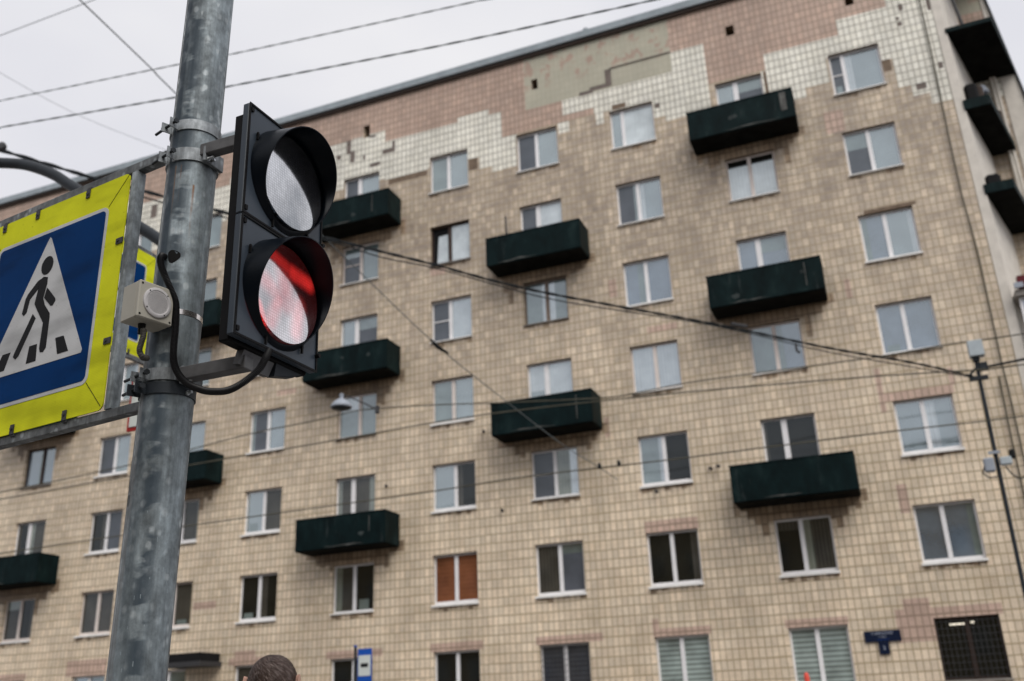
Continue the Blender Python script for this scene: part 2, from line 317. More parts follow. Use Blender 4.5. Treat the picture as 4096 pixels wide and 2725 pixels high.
M['eqbox'] = simple('pale_grey_cabinet', (.40,.45,.48), .5, 0, .08, 5)
M['redcloth'] = simple('dark_red_awning', (.09,.008,.012), .6, 0, .3, 6)
M['redlamp'] = simple('orange_red_plastic', (.75,.10,.07), .4, 0, .1, 6)
M['navy'] = simple('navy_enamel_plate', (.006,.012,.035), .35, 0, .1, 6)
M['plateink'] = simple('white_enamel_lettering', (.38,.42,.52), .4)
M['busblue'] = simple('bright_blue_foil', (.012,.085,.42), .4, 0, .06, 6)
M['buswhite'] = simple('white_foil', (.62,.66,.63), .4, 0, .05, 6)
M['asphalt'] = simple('asphalt', (.05,.05,.052), .85, 0, .3, 2.5, .3)
M['pavement'] = simple('concrete_pavement', (.20,.19,.18), .85, 0, .2, 2, .3)
M['kerb'] = simple('granite_kerb', (.27,.26,.25), .8, 0, .25, 12)
M['paint'] = simple('road_paint', (.6,.6,.58), .7, 0, .12, 8)
M['plinth'] = simple('grey_stone_plinth', (.28,.27,.26), .8, 0, .2, 2)
M['oppwall'] = simple('ochre_plaster', (.34,.25,.13), .85, 0, .15, .4)
M['oppglass'] = glass('opposite_window_glass', (.03,.035,.04), .15)
M['warmlamp'] = None
m_, t_, b_ = newmat('lit_tube_lamp'); b_.inputs['Emission Color'].default_value = (1,.86,.62,1); b_.inputs['Emission Strength'].default_value = .8; M['warmlamp'] = m_
M['skin'] = simple('skin', (.50,.30,.235), .5, 0, .08, 20)
M['jacket'] = simple('dark_navy_jacket', (.02,.024,.034), .8, 0, .25, 14, .2)
M['jeans'] = simple('dark_jeans', (.03,.036,.055), .85, 0, .2, 30, .2)
M['shoe'] = simple('black_shoe', (.012,.012,.012), .5)
M['hairm'] = simple('short_brown_hair', (.060,.038,.031), .5, 0, .35, 60)
M['hairlt'] = simple('greying_hair_strands', (.21,.165,.15), .45, 0, .35, 40)

# ------------------------------------------------------------ mesh builder
WM = {}     # world matrix of each thing root
class MB:
    def __init__(s): s.v = []; s.f = []; s.mi = []
    def add(s, vs, fs, mi=0):
        o = len(s.v); s.v += [tuple(v) for v in vs]; s.f += [tuple(i+o for i in f) for f in fs]; s.mi += [mi]*len(fs); return s
    def quad(s, a, b, c, d, mi=0): return s.add([a,b,c,d], [(0,1,2,3)], mi)
    def box(s, x0, x1, y0, y1, z0, z1, mi=0, m=None):
        vs = [Vector(p) for p in ((x0,y0,z0),(x1,y0,z0),(x1,y1,z0),(x0,y1,z0),(x0,y0,z1),(x1,y0,z1),(x1,y1,z1),(x0,y1,z1))]
        if m is not None: vs = [m @ v for v in vs]
        return s.add(vs, [(0,3,2,1),(4,5,6,7),(0,1,5,4),(1,2,6,5),(2,3,7,6),(3,0,4,7)], mi)
    def bbox(s, x0, x1, y0, y1, z0, z1, r=.004, m=None):     # chamfered box
        pts = []
        for sx in (0,1):
            for sy in (0,1):
                for sz in (0,1):
                    X = (x0, x1)[sx]; Y = (y0, y1)[sy]; Z = (z0, z1)[sz]; dx = r*(1-2*sx); dy = r*(1-2*sy); dz = r*(1-2*sz)
                    pts += [(X, Y+dy, Z+dz), (X+dx, Y, Z+dz), (X+dx, Y+dy, Z)]
        def i(sx, sy, sz, k): return ((sx*2+sy)*2+sz)*3+k
        fs = []
        for a in (0,1):
            q = [i(a,0,0,0), i(a,1,0,0), i(a,1,1,0), i(a,0,1,0)]; fs.append(q if a else q[::-1])
            q = [i(0,a,0,1), i(1,a,0,1), i(1,a,1,1), i(0,a,1,1)]; fs.append(q[::-1] if a else q)
            q = [i(0,0,a,2), i(1,0,a,2), i(1,1,a,2), i(0,1,a,2)]; fs.append(q if a else q[::-1])
        for a in (0,1):
            for b in (0,1):
                fs.append([i(a,b,0,0), i(a,b,0,1), i(a,b,1,1), i(a,b,1,0)])
                fs.append([i(a,0,b,0), i(a,0,b,2), i(a,1,b,2), i(a,1,b,0)])
                fs.append([i(0,a,b,1), i(0,a,b,2), i(1,a,b,2), i(1,a,b,1)])
                for c in (0,1): fs.append([i(a,b,c,0), i(a,b,c,1), i(a,b,c,2)])
        vs = [Vector(p) for p in pts]
        if m is not None: vs = [m @ v for v in vs]
        return s.add(vs, fs)
    def prism(s, poly, fn, d0, d1, mi=0):   # poly in 2D, fn(u, v, d) -> point
        n = len(poly); vs = [fn(u, v, d0) for u, v in poly]+[fn(u, v, d1) for u, v in poly]
        fs = [tuple(range(n))[::-1], tuple(range(n, 2*n))]+[(i, (i+1) % n, n+(i+1) % n, n+i) for i in range(n)]
        return s.add(vs, fs, mi)
    def tube(s, pts, rad, n=10, cap=True, mi=0):
        pts = [Vector(p) for p in pts]; k = len(pts); rs = rad if isinstance(rad, (list, tuple)) else [rad]*k
        ref = None; vs = []
        for i, p in enumerate(pts):
            d = (pts[min(i+1, k-1)]-pts[max(i-1, 0)]).normalized()
            if ref is None: ref = d.orthogonal().normalized()
            ref = (ref-d*ref.dot(d)).normalized(); q = d.cross(ref)
            for j in range(n):
                a = 2*math.pi*j/n; vs.append(p+(ref*math.cos(a)+q*math.sin(a))*rs[i])
        fs = [(i*n+j, i*n+(j+1) % n, (i+1)*n+(j+1) % n, (i+1)*n+j) for i in range(k-1) for j in range(n)]
        if cap: fs += [tuple(range(n))[::-1], tuple((k-1)*n+j for j in range(n))]
        return s.add(vs, fs, mi)
    def build(s, name, mat, parent=None, smooth=False, world=True, bev=0):
        me = bpy.data.meshes.new(name); vs = s.v
        root = parent
        while root is not None and root.parent is not None: root = root.parent
        if world and root is not None:
            inv = WM[root.name].inverted(); vs = [tuple(inv @ Vector(v)) for v in vs]
        me.from_pydata(vs, [], s.f)
        mats = mat if isinstance(mat, (list, tuple)) else [mat]
        for m in mats: me.materials.append(m)
        if len(mats) > 1: me.polygons.foreach_set('material_index', s.mi)
        if smooth:
            me.polygons.foreach_set('use_smooth', [True]*len(me.polygons))
            try: me.set_sharp_from_angle(angle=R(40))
            except Exception: pass
        me.update()
        o = bpy.data.objects.new(name, me); C.objects.link(o)
        if parent is not None: o.parent = parent
        if bev:
            b = o.modifiers.new('bevel', 'BEVEL'); b.width = bev; b.segments = 2; b.limit_method = 'ANGLE'
        return o
def thing(name, label, cat, loc=(0,0,0), rz=0., group=None):
    o = bpy.data.objects.new(name, None); C.objects.link(o); o.location = loc; o.rotation_euler = (0, 0, rz); o.empty_display_size = .2
    o['label'] = label; o['category'] = cat
    if group: o['group'] = group
    WM[o.name] = Matrix.Translation(loc) @ Matrix.Rotation(rz, 4, 'Z'); return o
def tag(o, label, cat, group=None):
    o['label'] = label; o['category'] = cat
    if group: o['group'] = group
    return o
def structure(o): o['kind'] = 'structure'; return o
def smoothpath(pts, n=12):
    pts = [Vector(p) for p in pts]; out = []
    for i in range(len(pts)-1):
        p0 = pts[max(i-1, 0)]; p1 = pts[i]; p2 = pts[i+1]; p3 = pts[min(i+2, len(pts)-1)]
        for k in range(n):
            t = k/n; out.append(.5*((2*p1)+(p2-p0)*t+(2*p0-5*p1+4*p2-p3)*t*t+(3*p1-p0-3*p2+p3)*t**3))
    return out+[pts[-1]]
def resample(pts, step):
    out = [pts[0]]; acc = 0.
    for a, b in zip(pts[:-1], pts[1:]):
        L = (b-a).length; s = step-acc
        while s <= L: out.append(a+(b-a)*(s/L)); s += step
        acc = L-(s-step)
    return out

# ============================================================ SETTING
D = 26.928
structure(MB().quad((-400,-300,0),(400,-300,0),(400,400,0),(-400,400,0)).build('ground', M['asphalt']))
structure(MB().box(-120, 60, 21.5, D-.02, .004, .13).build('pavement', M['pavement']))
structure(MB().box(-120, 60, 21.34, 21.498, .004, .15).build('kerb', M['kerb']))
structure(MB().box(-120, 60, -4, 6.2, .004, .13).build('near_pavement', M['pavement']))
structure(MB().box(-120, 60, 6.202, 6.36, .004, .15).build('near_kerb', M['kerb']))
rm = MB()
for i in range(24): rm.quad((-70+i*5, 13.7, .006), (-67+i*5, 13.7, .006), (-67+i*5, 13.83, .006), (-70+i*5, 13.83, .006))
structure(rm.build('lane_markings', M['paint']))

# ============================================================ APARTMENT BUILDING
bld = thing('apartment_building', 'seven-storey beige-tiled apartment block with dark green balconies and pink and cream tiles up top', 'building', (0, D, 0))
COLS = {'Y': -34.15, 'Z': -30.52, 'A': -26.95, 'B': -23.63, 'C': -20.28, 'D': -16.75, 'E': -13.25, 'F': -9.94, 'G': -6.61, 'H': -3.08, 'I': .42}
WW = 1.475
def wtop(r): return 20.38-2.8*r
BALC = {('H',0),('H',2),('H',4),('F',1),('F',3),('D',0),('D',2),('D',4),('B',1),('B',3),('Z',0),('Z',2),('Z',4)}
XR = 3.56
openings = []
for c, x0 in COLS.items():
    for r in range(7):
        zt = wtop(r); openings.append((x0, x0+WW, zt-1.48, zt))
        if (c, r) in BALC: openings.append((x0, x0+.62, zt-2.3, zt-1.48))
vents = [(-15.98,-15.70,21.95,22.47),(-9.28,-9.05,22.06,22.47),(-2.50,-2.23,22.08,22.46),(1.22,1.47,22.0,22.4),(-22.7,-22.42,22.05,22.46),(-29.3,-29.0,22.05,22.46)]
openings += vents
Z = []   # zones: x0,x1,z0,z1,material index ; later ones win
BE, PI_, WH, OL, MO, PP, BR, RE, ST = range(9)
Z.append((-50, XR, 0, 23.5, BE))
Z.append((-50, 2.34, 20.45, 23.5, PI_))
for a, b, lo, hi in [(-50,-33,20.1,22.0),(-33,-31.2,19.6,22.0),(-31.2,-29.0,20.2,21.5),(-29.0,-26.2,19.9,22.0),(-26.2,-24.8,19.4,21.7),(-24.8,-24.0,20.2,22.2),(-24.0,-21.9,19.9,21.5),(-21.9,-20.2,20.2,21.8),(-20.2,-18.8,20.0,21.5),(-18.8,-17.25,20.2,22.0),
    (-17.25,-16.45,20.0,22.0),(-16.45,-15.06,20.0,22.05),(-15.06,-13.3,19.93,21.55),(-13.3,-12.12,20.0,21.55),(-12.12,-11.75,20.0,21.75),(-11.75,-11.33,19.9,21.75),(-11.33,-10.93,19.42,21.75),
    (-10.93,-10.86,19.42,21.52),(-10.86,-10.45,19.18,21.52),(-10.45,-9.9,19.2,20.45),(-8.40,-8.02,20.03,20.45),(-8.21,-7.12,20.7,21.29),(-7.12,-6.6,20.42,21.29),(-7.06,-6.80,20.0,20.42),(-6.6,-5.12,20.3,21.29),
    (-5.12,-4.75,19.7,21.29),(-4.75,-4.36,19.48,21.29),(-4.36,-3.27,19.5,22.05),(-1.6,-1.45,19.5,20.42),(-1.45,-.77,19.5,21.02),(-.77,-.38,19.1,21.02),(-.38,.36,19.43,21.02),(.36,.85,20.3,21.02),(.85,1.9,20.3,21.58),
    (1.9,2.2,19.7,21.58),(2.2,2.34,18.65,21.58),(2.34,2.55,18.65,23.5),(2.55,3.0,18.25,23.5),(3.0,XR,17.85,23.5)]: Z.append((a, b, lo, hi, WH))
Z.append((-9.54, -8.20, 21.30, 23.5, OL)); Z.append((-8.20, -4.36, 21.29, 23.5, OL))
for z in [(-6.64,-6.42,21.38,22.06),(-7.2,-6.5,21.36,21.52),(-7.58,-7.1,21.28,21.42),(-16.68,-16.49,21.43,22.02),(-16.52,-16.32,21.03,21.53),(-14.77,-14.64,21.2,21.5),(-15.16,-14.64,21.03,21.22),(-15.97,-15.87,21.02,21.24),
    (-17.1,-16.92,21.3,21.49),(-15.68,-15.26,20.62,20.78),(-15.7,-15.45,21.88,21.98),(2.66,2.79,21.3,21.54),(2.52,2.63,21.0,21.1),(2.55,2.67,20.76,20.92),(2.67,2.95,18.42,18.63),(3.38,3.5,18.96,19.18),(3.44,3.54,21.05,21.46),(-5.05,-4.9,20.05,20.24),
    (-25.7,-25.4,20.9,21.5),(-28.2,-27.8,20.5,20.7)]: Z.append((*z, MO))
Z.append((-6.5,-6.02,20.40,20.60,BR)); Z.append((1.9,2.14,19.3,19.72,BR)); Z.append((-1.55,-1.45,19.5,20.4,BR)); Z.append((-14.9,-13.35,19.7,19.93,BR)); Z.append((-11.75,-11.4,19.45,19.9,BR)); Z.append((.6,2.0,14.78,14.9,BR))
for z in [(0.0,.55,17.65,18.4),(.1,.24,8.9,10.15),(.12,1.95,9.18,9.42),(1.9,2.03,9.4,9.87),(.12,.37,6.2,6.95),(-.22,.4,3.84,4.08),(-.44,2.0,3.58,3.84),(-.44,.42,3.05,3.6),(-3.14,-1.57,3.58,3.78),(-6.64,-5.05,3.58,3.79),(-6.64,-6.46,3.79,4.05),
    (-6.62,-5.1,6.38,6.7),(-10.03,-8.06,3.58,3.8),(-13.35,-11.65,3.58,3.82),(-16.9,-14.95,3.58,3.8),(-20.5,-18.7,3.58,3.8),(-20.3,-19.5,3.8,4.02),(-27.2,-25.45,3.58,4.1),(-22.06,-21.15,5.42,5.66),(-13.25,-12.7,15.72,16.05),
    (-.25,-.1,12.3,12.9),(-7.1,-6.85,13.7,14.3),(-6.0,-5.1,12.32,12.52),(-7.56,-7.42,9.3,9.9),(-14.35,-14.2,17.6,18.2),(-19.2,-18.4,12.4,12.6),(-30.6,-29.0,3.58,3.8),(-23.7,-23.0,8.5,8.7)]: Z.append((*z, PP))
for c_, x0_ in COLS.items():
    for r_ in range(7):
        if (c_, r_) in BALC: continue
        zb_ = wtop(r_)-1.48
        for k in range(9):
            if random.random() < (.45 if r_ < 4 else .7): Z.append((x0_+k*.164, x0_+(k+1)*.164, zb_-random.uniform(.08, .2), zb_, ST))
BX = {'H':-3.92,'F':-10.79,'D':-17.55,'B':-24.42,'Z':-31.32}
for c, r in sorted(BALC):
    zb = wtop(r)-2.43; xa = BX[c]-.18
    for k in range(20):
        e = min(k, 19-k); h = random.uniform(.12, .34)+(.22 if 2 < k < 17 else 0)+(random.uniform(.1, .5) if random.random() < .3 else 0)
        Z.append((xa+k*.175, xa+(k+1)*.175, zb-h*(.45 if e < 2 else 1), zb+(.2 if e < 1 else .02), ST))
xs = sorted({round(v, 3) for z in Z for v in z[:2]} | {round(v, 3) for o in openings for v in o[:2]})
zs = sorted({round(v, 3) for z in Z for v in z[2:4]} | {round(v, 3) for o in openings for v in o[2:4]})
fac = MB(); vid = {}
for i in range(len(xs)-1):
    for j in range(len(zs)-1):
        cx = (xs[i]+xs[i+1])/2; cz = (zs[j]+zs[j+1])/2
        if any(o[0] < cx < o[1] and o[2] < cz < o[3] for o in openings): continue
        mi = None
        for z in Z:
            if z[0] < cx < z[1] and z[2] < cz < z[3]: mi = z[4]
        if mi is None: continue
        rec = .012 if mi == MO else 0
        fac.quad((xs[i], D+rec, zs[j]), (xs[i+1], D+rec, zs[j]), (xs[i+1], D+rec, zs[j+1]), (xs[i], D+rec, zs[j+1]), mi)
for (a, b, lo, hi) in openings:      # reveals
    d = .19
    if (a, b, lo, hi) in vents: d = .5; fac.quad((a, D+d, lo), (b, D+d, lo), (b, D+d, hi), (a, D+d, hi), MO)
    top = BR  # lintel undersides get the dark brown, painting in their shadow
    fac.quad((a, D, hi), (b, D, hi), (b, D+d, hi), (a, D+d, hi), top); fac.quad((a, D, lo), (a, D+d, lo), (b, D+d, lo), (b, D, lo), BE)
    fac.quad((a, D, lo), (a, D, hi), (a, D+d, hi), (a, D+d, lo), BE); fac.quad((b, D, lo), (b, D+d, lo), (b, D+d, hi), (b, D, hi), BE)
CX, CY = 3.80, D        # corner, then the end wall runs off at 15.4 degrees
EX, EY = 4.645, 30.0
fac.quad((XR, D-.02, 0), (CX, D-.02, 0), (CX, D-.02, 23.45), (XR, D-.02, 23.45), RE)
fac.quad((XR, D, 0), (XR, D-.02, 0), (XR, D-.02, 23.45), (XR, D, 23.45), RE)
fac.quad((CX, D-.02, 0), (EX, EY, 0), (EX, EY, 23.45), (CX, D-.02, 23.45), RE)
for a, b, lo, hi, mi in [(EX,5.40,0,19.4,BE),(EX,5.40,19.4,21.0,WH),(EX,5.40,21.0,22.28,PI_),(EX,5.40,22.28,22.74,PI_),(EX,5.40,22.74,23.45,OL)]:
    fac.quad((a, EY, lo), (b, EY, lo), (b, EY, hi), (a, EY, hi), mi)
fac.quad((5.40, EY-.03, 0), (6.1, EY-.03, 0), (5.95, EY-.03, 19.25), (5.40, EY-.03, 19.25), RE)
fac.quad((5.40, EY-.03, 19.25), (5.95, EY-.03, 19.25), (5.52, EY-.03, 23.45), (5.40, EY-.03, 23.45), RE)
fac.quad((6.1, EY-.03, 0), (6.1, 39, 0), (5.95, 39, 19.25), (5.95, EY-.03, 19.25), RE)
fac.quad((5.95, EY-.03, 19.25), (5.95, 39, 19.25), (5.52, 39, 23.45), (5.52, EY-.03, 23.45), RE)
fac.quad((-50, D, 0), (-50, D, 23.5), (-50, 39, 23.5), (-50, 39, 0), BE)
fac.quad((-50, 39, 0), (-50, 39, 23.5), (6.1, 39, 23.5), (6.1, 39, 0), BE)
fac.build('wall', [M['beige'], M['pink'], M['white'], M['olive'], M['mortar'], M['patchpink'], M['brownpatch'], M['render'], M['stained']], bld)
# room shell behind windows, so nothing shows through
MB().box(-49.8, 3.4, D+.195, D+.22, .2, 20.9).build('inner_wall', M['black'], bld)
# roof edge flashing
rf = MB(); rf.box(-50.3, 3.95, D-.18, D+.25, 23.53, 23.80)
rf.box(3.95, 5.8, D+1.0, D+1.3, 23.5, 23.86)
rf.add([(-50.3, D+.25, 23.8), (5.8, D+.25, 23.8), (5.8, 39, 25.3), (-50.3, 39, 25.3)], [(0,1,2,3)])
rf.build('roof', M['flash'], bld); MB().box(-50.3, 3.95, D-.10, D+.1, 23.40, 23.529).build('eaves_shadow_strip', M['goods_and_eaves_shade'], bld)  # dark strip below the flashing paints in its shadow line
lg = MB(); lg.box(-6.45, -4.36, D-.03, D-.001, 22.055, 22.085); lg.build('ledge', M['mortar'], bld)
MB().box(-50.05, 3.62, D-.06, D-.003, 0, .9).build('plinth', M['plinth'], bld)

# window looks: (left pane, right pane, split, frame, options)
LOOK = {
 'I0':('n','s',.27,'upvc','bar'),'I1':('n','s',.47,'upvc',''),'I2':('b','s',.47,'upvc','sill'),'I3':('b','b',.47,'upvc',''),'I4':('s','s',.48,'upvc','big'),'I5':('b','b',.46,'upvc','big'),'I6':('d','d',.5,'darkwood','grille'),
 'H0':('s','n',.33,'upvc',''),'H1':('c','c',.48,'upvcw','topdark'),'H2':('b','b',.38,'upvc',''),'H3':('t','b',.48,'upvcw',''),'H4':('d','d',.38,'upvc',''),'H5':('d','k',.46,'upvc','big'),'H6':('z','z',.47,'upvc',''),
 'G0':('s','c',.28,'upvc',''),'G1':('n','s',.47,'upvc',''),'G2':('b','b',.48,'upvc','sill'),'G3':('S','S',.5,'upvcw',''),'G4':('t','d',.5,'upvc','big'),'G5':('d','d',.48,'upvc','big'),'G6':('z','z',.48,'upvc',''),
 'F0':('n','s',.47,'upvc',''),'F1':('n','c',.36,'upvc',''),'F2':('t','t',.52,'oldwood',''),'F3':('s','S',.4,'upvc',''),'F4':('n','g',.5,'upvc','bar'),'F5':('k','n',.5,'upvc','big'),'F6':('m','m',.5,'upvc','grille'),
 'E0':('t','s',.47,'upvc',''),'E1':('c','c',.47,'darkwood','open'),'E2':('n','S',.46,'upvc','bar'),'E3':('t','s',.5,'upvcw','sill'),'E4':('s','d',.52,'upvc','big'),'E5':('r','r',.5,'upvc','big'),'E6':('d','d',.5,'upvc',''),
 'D0':('n','s',.38,'upvc',''),'D1':('n','t',.5,'upvcw','bar'),'D2':('s','n',.45,'upvc',''),'D3':('t','t',.55,'upvcw',''),'D4':('k','k',.48,'upvc',''),'D5':('k','d',.5,'upvc',''),'D6':('d','k',.52,'upvc',''),
 'C3':('n','s',.5,'upvc','bar sill'),'C4':('s','k',.5,'upvc','big'),'C5':('d','d',.5,'upvc','big'),'C6':('k','d',.5,'upvc',''),'B4':('d','k',.5,'upvc','big'),'B5':('k','k',.45,'upvcw','big'),'B3':('s','s',.5,'upvc',''),
 'A3':('n','s',.5,'upvc','big'),'A4':('d','n',.5,'upvc','big'),'A5':('k','k',.5,'upvcw','big'),'Z3':('b','b',.55,'darkwood',''),'Z4':('d','k',.5,'upvc',''),'Z5':('k','d',.5,'upvcw','big'),
}
def hash_(c, r): return ord(c)*31+r*7
def window(c, r):
    x0 = COLS[c]; x1 = x0+WW; zt = wtop(r); zb = zt-1.48; opt = ('s','t',.48,'upvc','')
    L, Rr, sp, fr, o = LOOK.get(c+str(r), opt); mf = M[fr]; door = (c, r) in BALC
    Y0, Y1 = D+.12, D+.175; fwd = .055
    f = MB(); f.box(x0, x0+fwd, Y0, Y1, zb, zt); f.box(x1-fwd, x1, Y0, Y1, zb, zt); f.box(x0+fwd, x1-fwd, Y0, Y1, zt-fwd, zt)
    big = 'big' in o; hb = .085 if big else .06
    xm = x0+WW*sp; mw = .055
    if door:
        mw = .075; xm = x0+.62
        f.box(x0+fwd, xm-mw, Y0, Y1, zb-.82, zb-.74); f.box(xm-mw, xm+mw, Y0-.012, Y1, zb-.0, zt-fwd); f.box(xm-mw, xm, Y0-.012, Y1, zb-.82, zb)
        f.box(x0, x0+fwd, Y0, Y1, zb-.82, zb); f.box(xm+mw, x1-fwd, Y0, Y1, zb, zb+hb)
    else:
        f.box(x0+fwd, x1-fwd, Y0, Y1, zb+.02, zb+.02+hb); f.box(xm-mw, xm+mw, Y0-.012, Y1, zb+.02+hb, zt-fwd)
    if 'bar' in o: f.box(x0+fwd, xm-mw, Y0, Y0+.03, (zb+zt)/2+.0, (zb+zt)/2+.035)
    wo = f.build('window', mf, bld)
    zl = zb-.74 if door else zb+.02+hb
    l0, l1 = x0+fwd, xm-mw
    if 'open' in o:    # tilted-in dark sash on the left
        MB().add([(l0+.14, Y0+.03, zl+.06), (l1-.02, Y0+.02, zl+.04), (l1-.04, Y0+.04, zt-.32), (l0+.2, Y0+.04, zt-.34)], [(0,1,2,3)]).build('pane', G[L], wo)
        MB().quad((l0, Y0+.05, zl), (l1, Y0+.05, zl), (l1, Y0+.05, zt-fwd), (l0, Y0+.05, zt-fwd)).build('room_opening', M['black'], wo)
    else:
        dz = .22 if 'topdark' in o else 0
        MB().quad((l0, Y0+.03, zl), (l1, Y0+.03, zl), (l1, Y0+.03, zt-fwd-dz), (l0, Y0+.03, zt-fwd-dz)).build('pane', G[L], wo)
        if dz:
            MB().quad((l0, Y0+.03, zt-fwd-dz), (l1, Y0+.03, zt-fwd-dz), (l1, Y0+.03, zt-fwd), (l0, Y0+.03, zt-fwd)).build('transom_pane', G['d'], wo)
            MB().quad((xm+mw, Y0+.03, zt-fwd-dz), (x1-fwd, Y0+.03, zt-fwd-dz), (x1-fwd, Y0+.03, zt-fwd), (xm+mw, Y0+.03, zt-fwd)).build('transom_pane', G['d'], wo)
    dz = .22 if 'topdark' in o else 0
    zr = zb+hb if door else zl
    MB().quad((xm+mw, Y0+.03, zr), (x1-fwd, Y0+.03, zr), (x1-fwd, Y0+.03, zt-fwd-dz), (xm+mw, Y0+.03, zt-fwd-dz)).build('pane', G[Rr], wo)
    cr_ = random.Random(hash_(c, r))
    for (pa, pb, lk_) in ((l0, l1, L), (xm+mw, x1-fwd, Rr)):
        if lk_ in 'sbtkdgn' and cr_.random() < .55 and 'open' not in o and not dz and r < 6:
            zlo = zr if pa > xm else zl; kind = cr_.choice('LRTB'); q_ = cr_.uniform(.16, .38); yq = Y0+.0285
            mt = {'s':'S','b':'t','t':'S','k':'g','d':'k','g':'S','n':'t'}[lk_]
            if kind == 'L': xa, xb, za_, zb2 = pa, pa+(pb-pa)*q_, zlo, zt-fwd
            elif kind == 'R': xa, xb, za_, zb2 = pb-(pb-pa)*q_, pb, zlo, zt-fwd
            elif kind == 'T': xa, xb, za_, zb2 = pa, pb, zt-fwd-(zt-zlo)*q_, zt-fwd
            else: xa, xb, za_, zb2 = pa+(pb-pa)*.15, pb-(pb-pa)*.3, zlo, zlo+(zt-zlo)*q_*.6; mt = 't'
            MB().quad((xa, yq, za_), (xb, yq, za_), (xb, yq, zb2), (xa, yq, zb2)).build('curtain', G[mt], wo)
    if not door:
        s = MB(); out_ = .075; hh = .055 if (big or 'sill' in o) else .03
        a, b = x0-.03, x1+.03
        s.add([(a, D+.118, zb+.03), (b, D+.118, zb+.03), (b, D-out_, zb-.0), (a, D-out_, zb-.0), (a, D+.118, zb-.03), (b, D+.118, zb-.03), (b, D-out_, zb-hh), (a, D-out_, zb-hh)],
              [(0,1,2,3)[::-1], (3,2,6,7), (7,6,5,4), (0,3,7,4), (1,5,6,2)])
        s.build('sill', M['sill'] if fr.startswith('upvc') and not (c+str(r) in ('D3','F2')) else M['sillgrey'], wo)
    if 'grille' in o:
        g = MB()
        for k in range(13): x = x0+.04+k*(WW-.08)/12; g.box(x-.006, x+.006, D+.03, D+.042, zb+.03, zt-.03)
        for k in range(9): z = zb+.1+k*.16; g.box(x0+.02, x1-.02, D+.043, D+.05, z-.006, z+.006)
        g.build('grille', M['dkmetal'], wo)
        if c == 'I':
            MB().box(x0+.34, x0+.68, D+.06, D+.075, zt-.19, zt-.15).build('lamp_glow', M['warmlamp'], wo)
            MB().box(x0+.82, x0+.90, D+.06, D+.075, zt-.17, zt-.12).build('lamp_glow', M['warmlamp'], wo)
for c in COLS:
    for r in range(7): window(c, r)

def balcony(x0, r, dep=.9):
    zt = wtop(r); zb = zt-2.43; x1 = x0+3.14; zp = zt-1.44
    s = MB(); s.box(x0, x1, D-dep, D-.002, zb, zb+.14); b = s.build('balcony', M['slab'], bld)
    g = MB(); g.box(x0-.02, x1+.02, D-dep-.03, D-dep-.004, zb+.03, zp); g.box(x0-.024, x0-.002, D-dep-.003, D-.004, zb+.03, zp); g.box(x1+.002, x1+.024, D-dep-.003, D-.004, zb+.03, zp)
    g.build('parapet', M['green'], b)
    t = MB(); t.box(x0-.035, x1+.035, D-dep-.045, D-dep+.01, zp+.002, zp+.03); t.box(x0-.035, x0+.01, D-dep+.012, D-.01, zp+.002, zp+.03); t.box(x1-.01, x1+.035, D-dep+.012, D-.01, zp+.002, zp+.03)
    t.build('handrail', M['green'], b)
    xs_ = x1-random.uniform(.3, .7)
    if random.random() < .6: e = MB(); e.box(xs_-.012, xs_+.012, D-dep-.036, D-dep-.031, zb+.16+random.uniform(0, .3), zp-.1); e.build('panel_seam', M['peel'], b)
    wx = random.uniform(.2, 1.2); wl = random.uniform(.8, 1.7)
    e = MB(); pts = [(x0+wx+wl*k/8, zb+.05+random.uniform(0, .03)) for k in range(9)]
    e.prism([(p[0], p[1]+random.uniform(.012, .05)*math.sin(math.pi*(i+.3)/9)) for i, p in enumerate(pts)][::-1]+pts, lambda u, v, d: (u, d, v), D-dep-.034, D-dep-.031); e.build('worn_edge', M['peel'], b)
    for q_ in range(random.randint(0, 2)):
        cx_, cz_ = x0+random.uniform(.4, 2.9), zb+random.uniform(.25, .8); rr_ = random.uniform(.05, .16)
        MB().prism([(cx_+math.cos(k*.7)*rr_*random.uniform(.5, 1.2), cz_+math.sin(k*.7)*rr_*.7*random.uniform(.5, 1.2)) for k in range(9)], lambda u, v, d: (u, d, v), D-dep-.033, D-dep-.031).build('faded_paint_spot', M['fade'], b)
    if (x0, r) == (-3.92, 0): MB().box(x1-.36, x1-.18, D-dep-.043, D-dep-.037, zb+.3, zp-.08).build('bare_patch', M['peel'], b)
    # rust drips on the tiles below
    q = MB()
    return b
for c, r in sorted(BALC):
    x0 = BX[c]; balcony(x0, r)
bx = MB().tube([(-10.1, D-.85, wtop(1)-1.44), (-10.12, D-.85, wtop(1)-.72)], .03, 8).build('stove_pipe', M['dkmetal'], bld)
# pipes, vents and hooks on the wall
for p in [[(3.31,26.86,23.4),(3.28,26.86,21.47),(3.26,26.86,19.14),(3.21,26.86,16.95),(3.19,26.86,14.8),(3.24,26.86,13.15),(3.23,26.86,11.85),(3.20,26.86,9.87),(3.21,26.86,9.08),(3.20,26.86,7.56),(3.17,26.86,5.0)],
          [(3.07,26.86,9.44),(3.04,26.86,8.42),(3.02,26.86,7.42),(3.0,26.86,5.0)]]:
    MB().tube(smoothpath(p, 4), .022, 6).build('wall_cable', M['litewire'], bld)
for (x, z) in [(-11.45, 10.0), (-10.92, 7.48), (-4.62, 7.96), (-4.41, 8.0), (-14.85, 8.69), (-6.21, 7.5)]:
    MB().tube([(x, D, z+.05), (x+.03, D-.16, z+.02), (x+.09, D-.2, z-.04)], [.03, .025, .05], 8).build('wall_hook', M['dkmetal'], bld)
MB().tube([(4.16, D+1.0, 23.3), (4.42, D+1.02, 20.9)], .05, 8).build('drainpipe', M['dkmetal'], bld)
